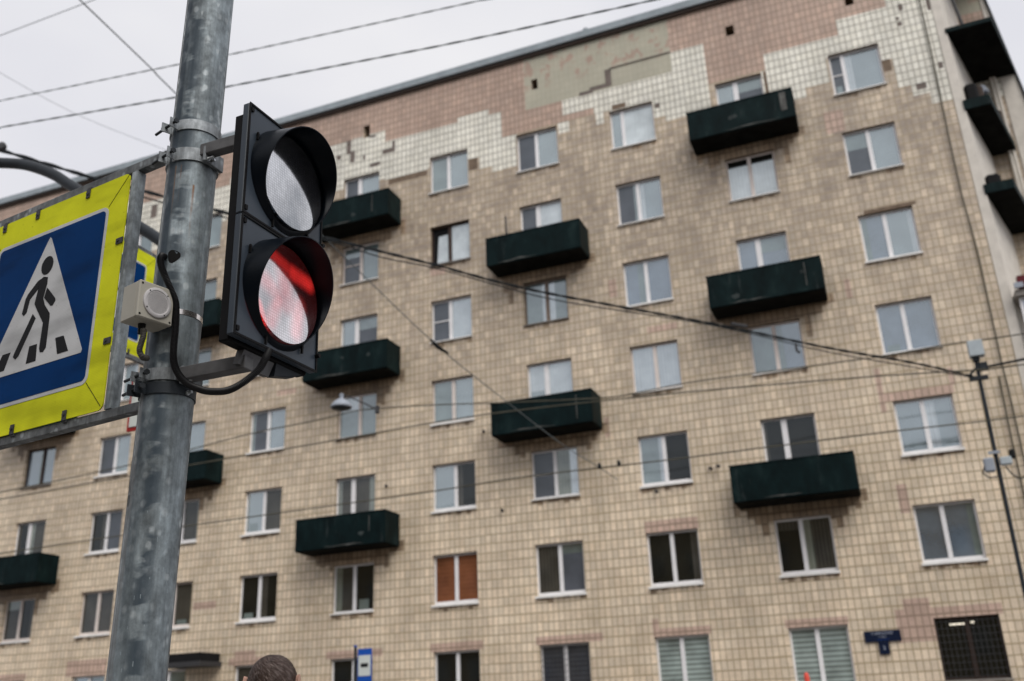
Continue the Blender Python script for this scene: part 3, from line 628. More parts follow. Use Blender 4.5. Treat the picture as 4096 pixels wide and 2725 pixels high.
MB().tube([(5.50, EY-.08, 23.6), (5.93, EY-.08, 19.3), (6.1, EY-.08, 17.5)], .035, 8).build('drainpipe', M['mast'], bld)
for x in (5.12, 5.22): MB().tube([(x, EY-.12, 21.0), (x+.02, EY-.12, 0.2)], .05, 8).build('drainpipe', M['render'], bld)
# end wall balconies: rhombic slabs along the wall
dx, dy = .2656, .9641
def endbalc(zb, wd, zh, near=CX-.02):
    L = 3.2
    def P(u, v, z): return (near+u*wd+v*dx, D-.03+u*-.02+v*dy, z)
    s = MB(); vs = [P(0,0,zb), P(1,0,zb), P(1,L,zb), P(0,L,zb), P(0,0,zb+.14), P(1,0,zb+.14), P(1,L,zb+.14), P(0,L,zb+.14)]
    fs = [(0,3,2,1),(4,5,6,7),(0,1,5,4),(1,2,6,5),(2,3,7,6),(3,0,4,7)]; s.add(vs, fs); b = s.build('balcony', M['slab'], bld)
    g = MB()
    g.add([P(-.01,-.03,zb+.02), P(1.03,-.03,zb+.02), P(1.03,-.03,zb+zh), P(-.01,-.03,zb+zh), P(-.01,-.005,zb+.02), P(1.03,-.005,zb+.02), P(1.03,-.005,zb+zh), P(-.01,-.005,zb+zh)], fs)
    g.add([P(1.01,0,zb+.02), P(1.03,0,zb+.02), P(1.03,L,zb+.02), P(1.01,L,zb+.02), P(1.01,0,zb+zh), P(1.03,0,zb+zh), P(1.03,L,zb+zh), P(1.01,L,zb+zh)], fs)
    g.build('parapet', M['green'], b)
    return b
endbalc(20.07, 1.2, .16); endbalc(17.37, .68, .33); endbalc(14.63, .72, .3)
for (x, y, z, a_, b_, h_, mm) in ((3.95,27.3,17.5,.35,.5,1.0,'black'),(4.15,28.0,17.5,.4,.6,1.3,'goods_and_eaves_shade'),(4.3,28.8,17.5,.45,.5,1.5,'black'),(4.6,29.3,17.5,.5,.5,1.1,'goods_and_eaves_shade'),(3.9,27.2,14.8,.4,.6,.6,'black'),(4.2,28.3,14.8,.45,.7,.9,'goods_and_eaves_shade'),(4.1,27.6,20.2,.3,.4,.6,'goods_and_eaves_shade')):
    MB().bbox(x, x+a_, y, y+b_, z, z+h_, .08).build('stored_goods', M[mm], bld)
MB().tube([(4.3, 28.3, 18.6), (4.6, 28.5, 18.9), (4.75, 28.6, 18.8)], [.1, .14, .05], 8).build('stored_goods', M['lampgrey'], bld)
# glazed balcony low on the end wall with a red awning
gb = MB(); gb.box(3.93, 4.0, D-.2, D-.12, 9.6, 11.42); gb.box(4.0, 5.2, D-.2, D-.12, 9.6, 9.72); gb.box(4.0, 5.2, D-.2, D-.12, 11.36, 11.42); gb.box(4.7, 4.76, D-.2, D-.12, 9.72, 11.36)
gbo = gb.build('glazed_balcony', M['upvc'], bld)
MB().quad((4.0, D-.16, 9.72), (4.7, D-.16, 9.72), (4.7, D-.16, 11.36), (4.0, D-.16, 11.36)).build('pane', G['b'], gbo)
MB().quad((4.76, D-.16, 9.72), (5.2, D-.16, 9.72), (5.2, D-.16, 11.36), (4.76, D-.16, 11.36)).build('pane', G['b'], gbo)
MB().box(3.93, 5.2, D-.22, D+2.0, 8.8, 9.59).build('parapet', M['render'], gbo)
MB().box(3.86, 5.3, D-.35, D+2.0, 11.43, 11.60).build('slab', M['sillgrey'], gbo)
MB().box(3.97, 5.3, D-.42, D-.2, 11.61, 11.95).build('awning', M['redcloth'], gbo)
MB().box(3.86, 4.08, D-.45, D-.36, 11.62, 11.76).build('bracket', M['lampgrey'], gbo)
# entrance canopy far left
cn = MB(); cn.box(-22.35, -20.75, D-1.1, D-.003, 3.58, 3.72); cno = cn.build('canopy', M['dkmetal'], bld)
MB().box(-22.3, -20.8, D-1.05, D-.06, 3.722, 3.98).build('canopy_roof', M['black'], cno)
# tv aerial base on roof
MB().tube([(-7.17, D-.02, 23.8), (-7.17, D-.02, 23.93)], .11, 8).build('roof_vent', M['flash'], bld)

# street name plate
pl = thing('street_nameplate', 'T-shaped navy street name plate on the wall beside the dark grilled window', 'sign', (-.82, D-.03, 3.0))
MB().box(-1.25, -.39, D-.05, D-.02, 3.10, 3.37).build('plate', M['navy'], pl)
MB().box(-.945, -.70, D-.05, D-.02, 2.80, 3.097).build('number_plate', M['navy'], pl)
def text(body, size, x, z, mat, parent, yy, name='lettering', ext=.002):
    cu = bpy.data.curves.new(name, 'FONT'); cu.body = body; cu.size = size; cu.align_x = 'CENTER'; cu.align_y = 'CENTER'; cu.extrude = ext
    tmp = bpy.data.objects.new(name, cu); C.objects.link(tmp); bpy.context.view_layer.update()
    me = bpy.data.meshes.new_from_object(tmp.evaluated_get(bpy.context.evaluated_depsgraph_get()))
    bpy.data.objects.remove(tmp); bpy.data.curves.remove(cu); me.materials.clear(); me.materials.append(mat); o = bpy.data.objects.new(name, me); C.objects.link(o)
    o.rotation_euler = (R(90), 0, 0); o.parent = parent
    o.location = WM[parent.name].inverted() @ Vector((x, yy, z)); return o
text('ГАВАНСКАЯ', .085, -.82, 3.30, M['plateink'], pl, D-.053); text('УЛИЦА', .05, -.82, 3.215, M['plateink'], pl, D-.053); text('GAVANSKAYA ULITSA', .028, -.82, 3.15, M['busblue'], pl, D-.053); text('3', .13, -.822, 2.95, M['plateink'], pl, D-.053)

# opposite building, itself unseen; added to darken reflections in the lower panes
opp = thing('added_opposite_building', 'unseen ochre plaster building, added across the street as a dark reflection for the lower window panes', 'building', (-10, -24, 0))
ow = MB(); ow.box(-70, 40, -36, -24, 0, 16.5); ow.build('wall', M['oppwall'], opp)
for i in range(24):
    for k in range(4): MB().box(-48+i*3.2, -46.6+i*3.2, -23.99, -23.97, 1.2+k*3.5, 3.1+k*3.5).build('window', M['oppglass'], opp)
MB().box(-70.4, 40.4, -36.4, -23.6, 16.502, 17.3).build('roof', M['flash'], opp)

# ============================================================ FOREGROUND POLE
PB = Vector((-1.8233, 2.0052, 0)); PT = Vector((-1.7685, 2.0537, 6.3)); PR = .0713
def pax(z): return PB+(PT-PB)*(z/6.3)
pole = thing('steel_pole', 'weathered galvanised steel pole in the foreground carrying the traffic light', 'pole', tuple(PB))
bpts = [pax(z/10) for z in range(0, 64)]
po = MB().tube([(p.x, p.y, p.z) for p in bpts], PR, 64).build('shaft', M['pole'], pole, smooth=True)
a = math.atan2(-.749, .6626)+math.pi*0
seam_a = R(-118)
MB().tube([(p.x+math.cos(seam_a)*(PR-.0002), p.y+math.sin(seam_a)*(PR-.0002), p.z) for p in bpts], .0016, 6).build('weld_seam', M['galv'], pole, smooth=True)
# cable hole
hp = pax(2.86); ha = math.atan2(-hp.y, -hp.x)-R(20)
hd = MB(); cs = []
for k in range(20):
    t = 2*math.pi*k/20; rr = 1+.12*math.sin(3*t+1); aa = ha+.25*math.cos(t)*rr; cs.append((hp.x+math.cos(aa)*(PR+.0008), hp.y+math.sin(aa)*(PR+.0008), 2.862+.02*math.sin(t)*rr))
hd.add(cs, [tuple(range(20))]); hd.build('cable_hole', M['hole'], pole)
# sticker scraps
def scrap(z0, z1, a0, a1, mat, nm='sticker_remnant'):
    m = MB(); c = pax((z0+z1)/2); k = 6; vs = []
    for i in range(k+1):
        t = a0+(a1-a0)*i/k; vs += [(c.x+math.cos(t)*(PR+.0006), c.y+math.sin(t)*(PR+.0006), z0), (c.x+math.cos(t)*(PR+.0006), c.y+math.sin(t)*(PR+.0006), z1)]
    m.add(vs, [(2*i, 2*i+2, 2*i+3, 2*i+1) for i in range(k)]); m.build(nm, mat, pole)
M['paper'] = simple('old_paper', (.22,.26,.285), .8, 0, .25, 40); M['paperdk'] = simple('old_tape', (.05,.048,.04), .8, 0, .3, 40)
scrap(2.155, 2.185, R(-128), R(-115), M['paperdk']); scrap(2.19, 2.225, R(-126), R(-116), M['peel'])
for i in range(26):
    z = random.uniform(1.72, 2.15); a0 = R(random.uniform(-130, 0)); scrap(z, z+random.uniform(.003, .014), a0, a0+R(random.uniform(.6, 2.2)), M['paper'], 'paint_fleck')

def band(z, h, th, parent, mat, name='clamp_band', a0=0, a1=360, tiltz=0):
    c = pax(z); m = MB(); k = 40; vs = []
    for i in range(k+1):
        t = R(a0+(a1-a0)*i/k); dz = tiltz*math.cos(t-R(-45))
        for rr, zz in ((PR+.0005, z), (PR+th, z), (PR+th, z+h), (PR+.0005, z+h)): vs.append((c.x+math.cos(t)*rr, c.y+math.sin(t)*rr, zz+dz))
    fs = []
    for i in range(k):
        for j in range(4): fs.append((i*4+j, i*4+(j+1) % 4, (i+1)*4+(j+1) % 4, (i+1)*4+j))
    fs += [(0,1,2,3), (k*4+3, k*4+2, k*4+1, k*4)]
    return m.add(vs, fs).build(name, mat, parent, smooth=True)
def bolt(p, d, parent, L=.02, r=.005, mat='bolt', name='bolt'):
    p = Vector(p); d = Vector(d).normalized(); m = MB()
    m.tube([p, p+d*.006], r*1.7, 6); m.tube([p+d*.006, p+d*L], r, 10)
    return m.build(name, M[mat], parent)
def ear(z, h, ang, out_, parent, mat, th=.004):
    # pair of lugs that leave the pole at angle ang, with the clamp bolt between
    c = pax(z); d = Vector((math.cos(R(ang)), math.sin(R(ang)), 0)); t = Vector((-d.y, d.x, 0))
    for sgn in (-1, 1):
        m = MB(); b0 = c+d*(PR-.003)+t*(sgn*.017); b1 = c+d*(PR+out_)+t*(sgn*.022)
        vs = [b0-t*th/2, b0+t*th/2, b1+t*th/2, b1-t*th/2]
        m.add([(v.x, v.y, z) for v in vs]+[(v.x, v.y, z+h) for v in vs], [(0,3,2,1),(4,5,6,7),(0,1,5,4),(1,2,6,5),(2,3,7,6),(3,0,4,7)])
        m.build('clamp_lug', mat, parent)
    m = MB(); pc = c+d*(PR+out_*.6)+Vector((0, 0, 0)); q0 = pc-t*.074; q1 = pc+t*.034
    m.tube([(q0.x, q0.y, z+h/2), (q1.x, q1.y, z+h/2)], .0042, 10); m.tube([(q1.x, q1.y, z+h/2), (q1.x+t.x*.006, q1.y+t.y*.006, z+h/2)], .0085, 6)
    q = pc-t*.028; m.tube([(q.x, q.y, z+h/2), (q.x-t.x*.006, q.y-t.y*.006, z+h/2)], .0085, 6)
    m.build('clamp_bolt', M['bolt'], parent)
# spare clamp above
sc = thing('pole_clamp', 'galvanised clamp band around the pole, topmost one, with nothing fastened to it', 'clamp', tuple(pax(3.29)))
band(3.285, .034, .004, sc, M['galv'], a0=-99, a1=243); ear(3.287, .030, -108, .030, sc, M['galv'])

# ============================================================ TRAFFIC LIGHT (local frame: x along the face, y into the back, z up)
TH = R(90-3.2); T0 = Vector((-1.4855, 1.885, 2.547))
tl = thing('traffic_light', 'black two-lamp traffic light with round visors, its lower lamp lit red', 'traffic light', tuple(T0), TH)
W_ = .355; H_ = .702
hb = MB(); hb.bbox(.012, W_-.012, .026, .062, -.008, H_-.022, .004); hb.build('housing', M['housing'], tl, world=False)
for k in (0, 1):
    z0 = k*.351+.001; z1 = z0+.349
    dr = MB(); dr.bbox(0, W_, .002, .025, z0, z1, .003); d = dr.build('lamp_door', M['door'], tl, world=False)
    # raised rim of the door
    rm = MB()
    for (a, b, c, e) in ((0, W_, z0, z0+.006), (0, W_, z1-.006, z1), (0, .006, z0+.006, z1-.006), (W_-.006, W_, z0+.006, z1-.006)): rm.box(a, b, -.0015, .0015, c, e)
    rm.build('door_rim', M['housing'], d, world=False)
    for zz in (z0+.012, z1-.026): MB().box(.007, .017, -.0035, .0015, zz, zz+.013).build('hinge', M['housing'], d, world=False)
    cx, cz = .1777, k*.351+.1745
    # visor: slightly conical hood, cut at a slant, short at the bottom
    v = MB(); n = 96; rings = []
    for i in range(n):
        t = 2*math.pi*i/n; ct, st = math.cos(t), math.sin(t); ln = .057+.0505*st+.004*ct
        r0, r1 = .158, .1445
        rings.append([(cx+ct*r0, .0, cz+st*r0), (cx+ct*(r0*.5+r1*.5), -ln*.5, cz+st*(r0*.5+r1*.5)), (cx+ct*r1, -ln, cz+st*r1), (cx+ct*(r1-.003), -ln, cz+st*(r1-.003)), (cx+ct*(r0*.5+r1*.5-.003), -ln*.5, cz+st*(r0*.5+r1*.5-.003)), (cx+ct*(r0-.004), -.001, cz+st*(r0-.004))])
    vs = [p for rg in rings for p in rg]; fs = []
    for i in range(n):
        for j in range(5): fs.append((i*6+j, ((i+1) % n)*6+j, ((i+1) % n)*6+j+1, i*6+j+1))
    v.add(vs, fs); vo = v.build('visor', M['visor'], tl, smooth=True, world=False)
    for t in (150, 250, 30, -52):    # fixing tabs with screws
        ct, st = math.cos(R(t)), math.sin(R(t)); tb = MB(); rr = .163; m_ = Matrix.Translation((cx+ct*rr, -.004, cz+st*rr))
        tb.box(-.0025, .0025, -.003, .003, -.012, .012, m=m_); tb.tube([(cx+ct*rr+.004, -.004, cz+st*rr+.009), (cx+ct*rr+.004, .0, cz+st*rr+.009)], .0042, 12); tb.build('fixing_tab', M['housing'], vo, world=False)
    ln = MB(); ring = []; nr = 10; vs = [(cx, -.020, cz)]; fs = []
    for j in range(1, nr+1):
        rr = .141*j/nr
        for i in range(n):
            t = 2*math.pi*i/n; vs.append((cx+math.cos(t)*rr, -.020, cz+math.sin(t)*rr))
    for i in range(n): fs.append((0, 1+(i+1) % n, 1+i))
    for j in range(1, nr):
        for i in range(n): a = 1+(j-1)*n; b = 1+j*n; fs.append((a+i, a+(i+1) % n, b+(i+1) % n, b+i))
    o0 = len(vs)
    for i in range(n):
        t = 2*math.pi*i/n; vs.append((cx+math.cos(t)*.141, .0, cz+math.sin(t)*.141))
    b = 1+(nr-1)*n
    for i in range(n): fs.append((b+i, b+(i+1) % n, o0+(i+1) % n, o0+i))
    ln.add(vs, fs); lo = ln.build('lens', M['lens'] if k else M['lensred'], tl, world=False)
    lo['label'] = 'unlit clear lens reflecting the sky' if k else 'red-lit lens with a standing figure'
# lock knob and lower bracket plates
for z in (.05, .402):
    MB().tube([(W_-.004, -.012, z), (W_-.004, .004, z)], .0065, 12).build('lock_knob', M['housing'], tl, world=False)
pt = MB()   # bent plates under the housing
pt.add([(.085,.06,-.008),(.21,.06,-.008),(.21,.035,-.009),(.085,.035,-.009),(.075,.062,-.048),(.20,.062,-.048),(.20,.045,-.05),(.075,.045,-.05)], [(0,1,2,3),(4,7,6,5),(0,4,5,1),(2,6,7,3),(0,3,7,4),(1,5,6,2)])
pt.build('mounting_plate', M['arm'], tl, world=False)
pt = MB(); pt.add([(.212,.058,-.0095),(.325,.058,-.0095),(.325,.03,-.0095),(.212,.03,-.0095),(.212,.06,-.046),(.29,.055,-.028),(.29,.035,-.028),(.212,.035,-.046)], [(0,1,2,3),(4,7,6,5),(0,4,5,1),(2,6,7,3),(0,3,7,4),(1,5,6,2)])
pt.build('mounting_plate', M['mast'], tl, world=False)
# arms back to the pole
for (za, zb_, y0, y1, xe) in ((3.198, 3.236, 1.985, 2.018, -1.53), (2.488, 2.526, 1.975, 2.013, -1.515)):
    ar = MB(); ar.box(-1.735, xe, y0, y1, za, zb_); ar.build('bracket_arm', M['arm'], tl, bev=.003)
band(3.178, .042, .005, tl, M['galv'], a0=-99, a1=243); ear(3.183, .034, -108, .028, tl, M['galv'])
band(2.492, .034, .005, tl, M['galv'], a0=-99, a1=243); ear(2.494, .028, -108, .03, tl, M['galv'])
for z in (3.176, 2.480):
    pl2 = MB(); c = pax(z); pl2.box(c.x+PR+.002, c.x+PR+.012, c.y-.045, c.y+.04, z, z+.05); pl2.build('bracket_plate', M['galv'], tl, bev=.002)
    bolt((c.x+PR+.012, c.y-.034, z+.008), (1, -.1, 0), tl, .024, .004, 'zinc')
MB().tube([T0+Vector((0,0,0)), T0+Vector((.001,0,0))], .0001, 3)

# ============================================================ CROSSING SIGN (local x to the right along the plate, y back, z up)
def crossing_sign(name, label, P, ang, z0, full=True, group='pedestrian crossing signs', sxl=.736):
    t = thing(name, label, 'sign', (P[0], P[1], z0), ang, group)
    H = .805; W = sxl
    def rr(x0, x1, zz0, zz1, r, n=6):
        pts = []
        for cx, cz, a0 in ((x1-r, zz1-r, 0), (x0+r, zz1-r, 90), (x0+r, zz0+r, 180), (x1-r, zz0+r, 270)):
            for k in range(n+1): a = R(a0+90*k/n); pts.append((cx+r*math.cos(a), cz+r*math.sin(a)))
        return pts
    fn = lambda u, v, d: (u, d, v)
    m = MB(); m.prism(rr(-W, 0, 0, H, .022), fn, .0, .004); m.build('backing_plate', M['yellow'], t, world=False)
    b0, b1, c0, c1 = -W+.084, -.084, .097, .708
    m = MB(); m.prism(rr(b0, b1, c0, c1, .028), fn, -.0012, -.0002); m.build('white_border', M['whitefoil'], t, world=False)
    m = MB(); m.prism(rr(b0+.012, b1-.012, c0+.013, c1-.013, .018), fn, -.0022, -.0014); m.build('blue_field', M['blue'], t, world=False)
    cxs = (b0+b1)/2
    def PX(u): return cxs+u
    ctr = -.368
    m = MB(); m.prism([(PX(-.242), .207), (PX(.238), .207), (PX(.242), .217), (PX(.006), .669), (PX(.0), .675), (PX(-.006), .669), (PX(-.246), .217)], fn, -.0032, -.0024); m.build('white_triangle', M['whitefoil'], t, world=False)
    k = MB(); o = PX(0)-ctr
    def poly(ps, d=-.0042): k.prism([(p[0]+o, p[1]-2.502) for p in ps], fn, d, -.0034)
    cx_, cz_ = -.362+o, 3.070-2.502; k.prism([(cx_+.030*math.cos(R(20*i)), cz_+.034*math.sin(R(20*i))) for i in range(18)], fn, -.0042, -.0034)
    poly([(-.372,3.031),(-.350,3.024),(-.348,3.0),(-.358,2.95),(-.345,2.923),(-.312,2.885),(-.310,2.872),(-.306,2.765),(-.318,2.752),(-.334,2.755),(-.340,2.77),(-.340,2.858),(-.385,2.918),(-.400,2.94),(-.392,2.99),(-.388,3.024)])
    poly([(-.3875,3.026),(-.40,3.022),(-.443,2.985),(-.452,2.97),(-.460,2.918),(-.449,2.908),(-.436,2.916),(-.428,2.962),(-.3935,2.99)])
    poly([(-.3455,2.985),(-.335,2.975),(-.295,2.935),(-.292,2.925),(-.303,2.910),(-.314,2.912),(-.3535,2.95)])
    poly([(-.401,2.904),(-.382,2.884),(-.444,2.765),(-.458,2.757),(-.472,2.768),(-.468,2.78)])
    for ps in ([(-.264,2.788),(-.224,2.787),(-.192,2.729),(-.244,2.729)], [(-.393,2.788),(-.355,2.788),(-.349,2.729),(-.398,2.729)], [(-.530,2.788),(-.489,2.788),(-.510,2.729),(-.562,2.729)]): poly(ps)
    k.build('walking_figure', M['blackfoil'], t, world=False)
    # foil joints across the corners
    m = MB()
    for (a, b) in (((-.004, .797), (-.088, .704)), ((-.01, .012), (-.09, .102)), ((-W+.006, .797), (-W+.088, .704)), ((-W+.01, .012), (-W+.09, .102))):
        m.tube([(a[0], -.0006, a[1]), (b[0], -.0006, b[1])], .0009, 4)
    m.build('foil_joint', M['blackfoil'], t, world=False)
    # square tube frame
    xr = .235 if full else .028
    for z0_, z1_ in ((H+.002, H+.034), (-.030, -.002)): MB().box(-W-.03, xr, .006, .036, z0_, z1_).build('frame_rail', M['frame'], t, world=False, bev=.002)
    for x0_, x1_ in ((.002, .030), (-W-.030, -W-.002)): MB().box(x0_, x1_, .004, .038, -.001, H+.001).build('frame_upright', M['framelt'], t, world=False, bev=.002)
    cl = [(-.20,H),(-.46,H),(-.64,H),(-.17,-.004),(-.42,-.004),(-.62,-.004)]
    for (x, z) in cl:
        m = MB(); s = -1 if z > .4 else 1
        m.box(x-.009, x+.009, -.004, -.001, min(z, z+s*.032), max(z, z+s*.032)); m.box(x-.009, x+.009, -.001, .006, min(z-s*.006, z), max(z-s*.006, z)+.001)
        m.tube([(x, -.008, z+s*.018), (x, -.004, z+s*.018)], .005, 8); m.build('edge_clip', M['dkmetal'], t, world=False)
    for z in (.22, .56):
        m = MB(); m.box(-.028, .003, -.004, -.001, z-.010, z+.010); m.tube([(-.018, -.008, z), (-.018, -.004, z)], .005, 8); m.build('edge_clip', M['dkmetal'], t, world=False)
    return t
ang = math.atan2(-.1391731, .99026807)
sg = crossing_sign('crossing_sign', 'large sharp blue crossing sign with yellow-green border, clamped to the foreground pole', (-2.1175, 2.1110), ang, 2.502)
for z, hh in ((2.454, .032), (3.182, .030)):
    if z < 3: band(z, hh, .004, sg, M['mast'], a0=-103, a1=239); ear(z, hh, -112, .034, sg, M['mast'])
    bolt((pax(z).x+PR+.003, pax(z).y-.01, z+.008), (1, -.2, 0), sg, .02, .004, 'zinc')
# ============================================================ SPEAKER BOX
bz0, bz1 = 2.634, 2.7385
A0 = Vector((-.69234, .72157, 0))*2.55; sb_a = math.atan2(.03998, .01071)
sp = thing('speaker_box', 'small beige-grey speaker box with round grille strapped to the foreground pole', 'speaker', (A0.x, A0.y, bz0), sb_a)
SW, SD, SH = .1055, .078, bz1-bz0
b = MB(); b.bbox(0, SW, .0145, SD, 0, SH, .002); b.build('box', M['boxgrey'], sp, world=False)
b = MB(); b.bbox(-.001, SW+.001, 0, .0135, -.001, SH+.001, .003); b.build('lid', M['boxgrey'], sp, world=False)
g = MB(); n = 48; cx, cz = .0545, SH*.5; prof = [(.0425, .0), (.0425, -.004), (.040, -.0058), (.0345, -.0058), (.033, -.0042)]
vs = []; fs = []
for i in range(n):
    t = 2*math.pi*i/n
    for r_, y_ in prof: vs.append((cx+math.cos(t)*r_, y_, cz+math.sin(t)*r_))
for i in range(n):
    for j in range(4): fs.append((i*5+j, i*5+j+1, ((i+1) % n)*5+j+1, ((i+1) % n)*5+j))
fs.append(tuple(i*5+4 for i in range(n)))
g.add(vs, fs); go = g.build('grille', M['grille'], sp, smooth=True, world=False)
g = MB()
for iy in range(-12, 13):
    for ix in range(-12, 13):
        x = ix*.0029+(.00145 if iy % 2 else 0); z = iy*.0026
        if x*x+z*z < .0305**2: g.add([(cx+x+.0008*math.cos(R(60*k)), -.0044, cz+z+.0008*math.sin(R(60*k))) for k in range(6)], [(0,1,2,3,4,5)])
g.build('perforations', M['hole'], go, world=False)
g = MB()
for (x, z, r_, y_) in [(.007,.008,.0033,-.0004),(SW-.007,.008,.0033,-.0004),(.007,SH-.008,.0033,-.0004),(SW-.007,SH-.008,.0033,-.0004)]+[(cx+.0385*math.cos(R(a)), cz+.0385*math.sin(R(a)), .0022, -.0061) for a in (45, 135, 215, 305)]:
    g.add([(x+r_*math.cos(R(30*k)), y_, z+r_*math.sin(R(30*k))) for k in range(12)], [tuple(range(12))])
g.build('screw_holes', M['hole'], sp, world=False)
band(2.686, .015, .0015, sp, M['strap'], 'strap', 0, 360)
g = MB(); g.tube([(.045, .045, .0), (.045, .045, -.028)], [.0105, .0085], 14); g.build('cable_gland', M['rubber'], sp, world=False)
def corrugated(pts, r1, r2, step=.0019, n=12):
    ps = resample(smoothpath(pts, 14), step); return MB().tube(ps, [r1 if (i//1) % 2 else r2 for i in range(len(ps))], n)
tag(corrugated([[-1.775,1.878,2.610],[-1.774,1.880,2.592],[-1.781,1.883,2.575],[-1.789,1.888,2.554],[-1.788,1.900,2.540],[-1.815,1.945,2.556]], .0085, .0070).build('cable_conduit', M['conduitg'], smooth=True), 'short grey-brown corrugated conduit hooking from the speaker box bottom into the pole', 'conduit')
tag(corrugated([[-1.803,1.962,2.866],[-1.778,1.920,2.845],[-1.766,1.907,2.815],[-1.752,1.912,2.777],[-1.744,1.931,2.742],[-1.736,1.948,2.703],[-1.733,1.952,2.632],[-1.733,1.952,2.579],[-1.729,1.953,2.536],[-1.710,1.952,2.497],[-1.677,1.951,2.464],[-1.64,1.948,2.443],[-1.587,1.932,2.421],[-1.521,1.920,2.409],[-1.476,1.921,2.422],[-1.441,1.935,2.455],[-1.437,1.955,2.49],[-1.45,1.99,2.53]], .0098, .0082).build('cable_conduit', M['conduit'], smooth=True), 'long black corrugated conduit looping from the pole hole to the traffic light bottom', 'conduit')

# ============================================================ MAST WITH SECOND SIGN
ms = thing('curved_mast', 'dark curved mast arching up to the left behind the crossing sign, blurred', 'pole', (-4.66, 5.27, 0))
MB().tube(smoothpath([(-4.66,5.27,0),(-4.66,5.27,2),(-4.66,5.27,4.2),(-4.67,5.27,4.75),(-4.76,5.27,5.02),(-4.95,5.28,5.19),(-5.19,5.28,5.37),(-5.60,5.29,5.665),(-5.96,5.3,5.93),(-6.19,5.3,6.10),(-6.51,5.3,6.27),(-6.84,5.3,6.38),(-7.17,5.3,6.46),(-7.6,5.3,6.50),(-9.4,5.3,6.52)], 8), .047, 20).build('tube', M['mast'], ms, smooth=True)
crossing_sign('crossing_sign', 'small blurred crossing sign half hidden between the big sign and the pole', (-4.781, 5.113), R(89), 4.10, full=False, sxl=.80)
ws = thing('warning_sign', 'small white red-bordered sign corner between the big sign frame and the pole', 'sign', (-4.75, 5.2, 3.6))

# ============================================================ WIRES
def wire(name, pts, r, label, mat, cat='wire', group='overhead wires', n=3, twist=0.):
    ps = smoothpath(pts, n)
    ps = [p for i, p in enumerate(ps)]
    m = MB()
    if twist:
        q = resample(ps, .12); 
        for s_ in (0, math.pi):
            m.tube([p+Vector((0, math.cos(i*.9+s_), math.sin(i*.9+s_)))*r*.55 for i, p in enumerate(q)], r*.6, 5)
    else: m.tube(ps, r, 6)
    o = m.build(name, M[mat]); return tag(o, label, cat, group)
W1 = [(-30,14,18.0),(-19.32,14.0,16.2),(-18.44,14.0,16.07),(-12.99,14.0,15.41),(-11.54,14.0,15.22),(-8.73,14.0,14.91),(-5.73,14.0,14.59),(-4.49,14.0,14.48),(4,14,14.2)]
W2 = [(-26,12,15.2),(-16.41,12.0,13.42),(-15.66,12.0,13.31),(-11.21,12.0,12.7),(-9.97,12.0,12.57),(-5.8,12.0,12.08),(-3.52,12.0,11.86),(-1.93,12.0,11.72),(-0.83,12.0,11.65),(6,12,11.5)]
wire('overhead_wire', W1, .0135, 'upper of the two long dark wires crossing the sky, sloping up to the right', 'wire', n=2, twist=1)
wire('overhead_wire', W2, .0155, 'lower of the two long dark wires crossing the sky just above the roof edge', 'wire', n=2, twist=1)
W3 = [(-9.3,6,11.3),(-9.95,8.0,11.88),(-10.41,8.94,12.29),(-11.14,11.31,12.85),(-11.27,12.1,12.88),(-10.94,17.65,11.86),(-10.08,20.67,10.57),(-9.22,22.83,9.65),(-8.27,24.85,8.72),(-7.66,26.0,8.28),(-7.3,26.9,8.0)]
w3 = wire('span_wire', W3, .012, 'thin grey span wire dropping steeply from top left to the wall under the middle balcony', 'thinwire', n=4)
def attach(parent_wire, mb, name, mat):
    o = mb.build(name, M[mat]); o.parent = parent_wire; return o
attach(w3, MB().tube([(-10.12,20.55,10.63),(-10.04,20.78,10.5),(-9.9,21.1,10.4)], [.03,.055,.03], 8), 'insulator', 'cable')
wire('span_wire', [(-28,16,20.2),(-22.57,16.0,20.49),(-21.56,16.0,20.51),(-18.14,16.0,20.57),(-16.87,16.0,20.63),(-8,16,20.9)], .012, 'faint grey wire crossing the very top left corner of the sky', 'thinwire')
wire('span_wire', [(-22.4,12,19.6),(-22.48,16.0,20.08),(-22.73,17.09,20.33),(-23.01,20.36,20.94),(-22.57,24.0,21.57),(-22.4,26.9,22.2)], .007, 'faintest hairline wire in the left sky above the curved mast', 'thinwire')
W6 = [(-10.4,5,8.2),(-10.72,8.0,9.21),(-10.73,8.28,9.29),(-10.69,8.98,9.46),(-10.57,9.68,9.59),(-10.31,10.59,9.74),(-9.74,11.92,9.87),(-8.72,13.6,9.92),(-8.11,14.44,9.9),(-7.43,15.28,9.85),(-6.51,16.33,9.72),(-5.51,17.38,9.63),(-2.98,19.76,9.43),(-0.83,21.58,9.12),(0.93,22.98,8.91),(2.25,24.0,8.66)]
w6 = wire('overhead_cable', W6, .030, 'thick black bundled cable sagging across the whole facade to the thin pole on the right', 'cable', 'cable', n=5, twist=1)
m = MB(); q = resample(smoothpath([(p[0], p[1], p[2]-.02-.10*abs(math.sin(i*1.15))) for i, p in enumerate(W6[4:])], 6), .12); m.tube(q, .013, 5); attach(w6, m, 'slack_strand', 'cable')
attach(w6, MB().tube([(-10.73,8.22,9.28),(-10.73,8.32,9.38)], .06, 8), 'insulator', 'dkmetal')
attach(w6, MB().tube([(-1.42,21.1,9.15),(-1.42,21.1,8.98),(-1.36,21.1,8.93)], .028, 6), 'cable_hanger', 'dkmetal')
attach(w6, MB().tube([(-2.6,19.9,9.4),(-2.3,20.1,9.36)], .04, 6), 'splice', 'dkmetal')
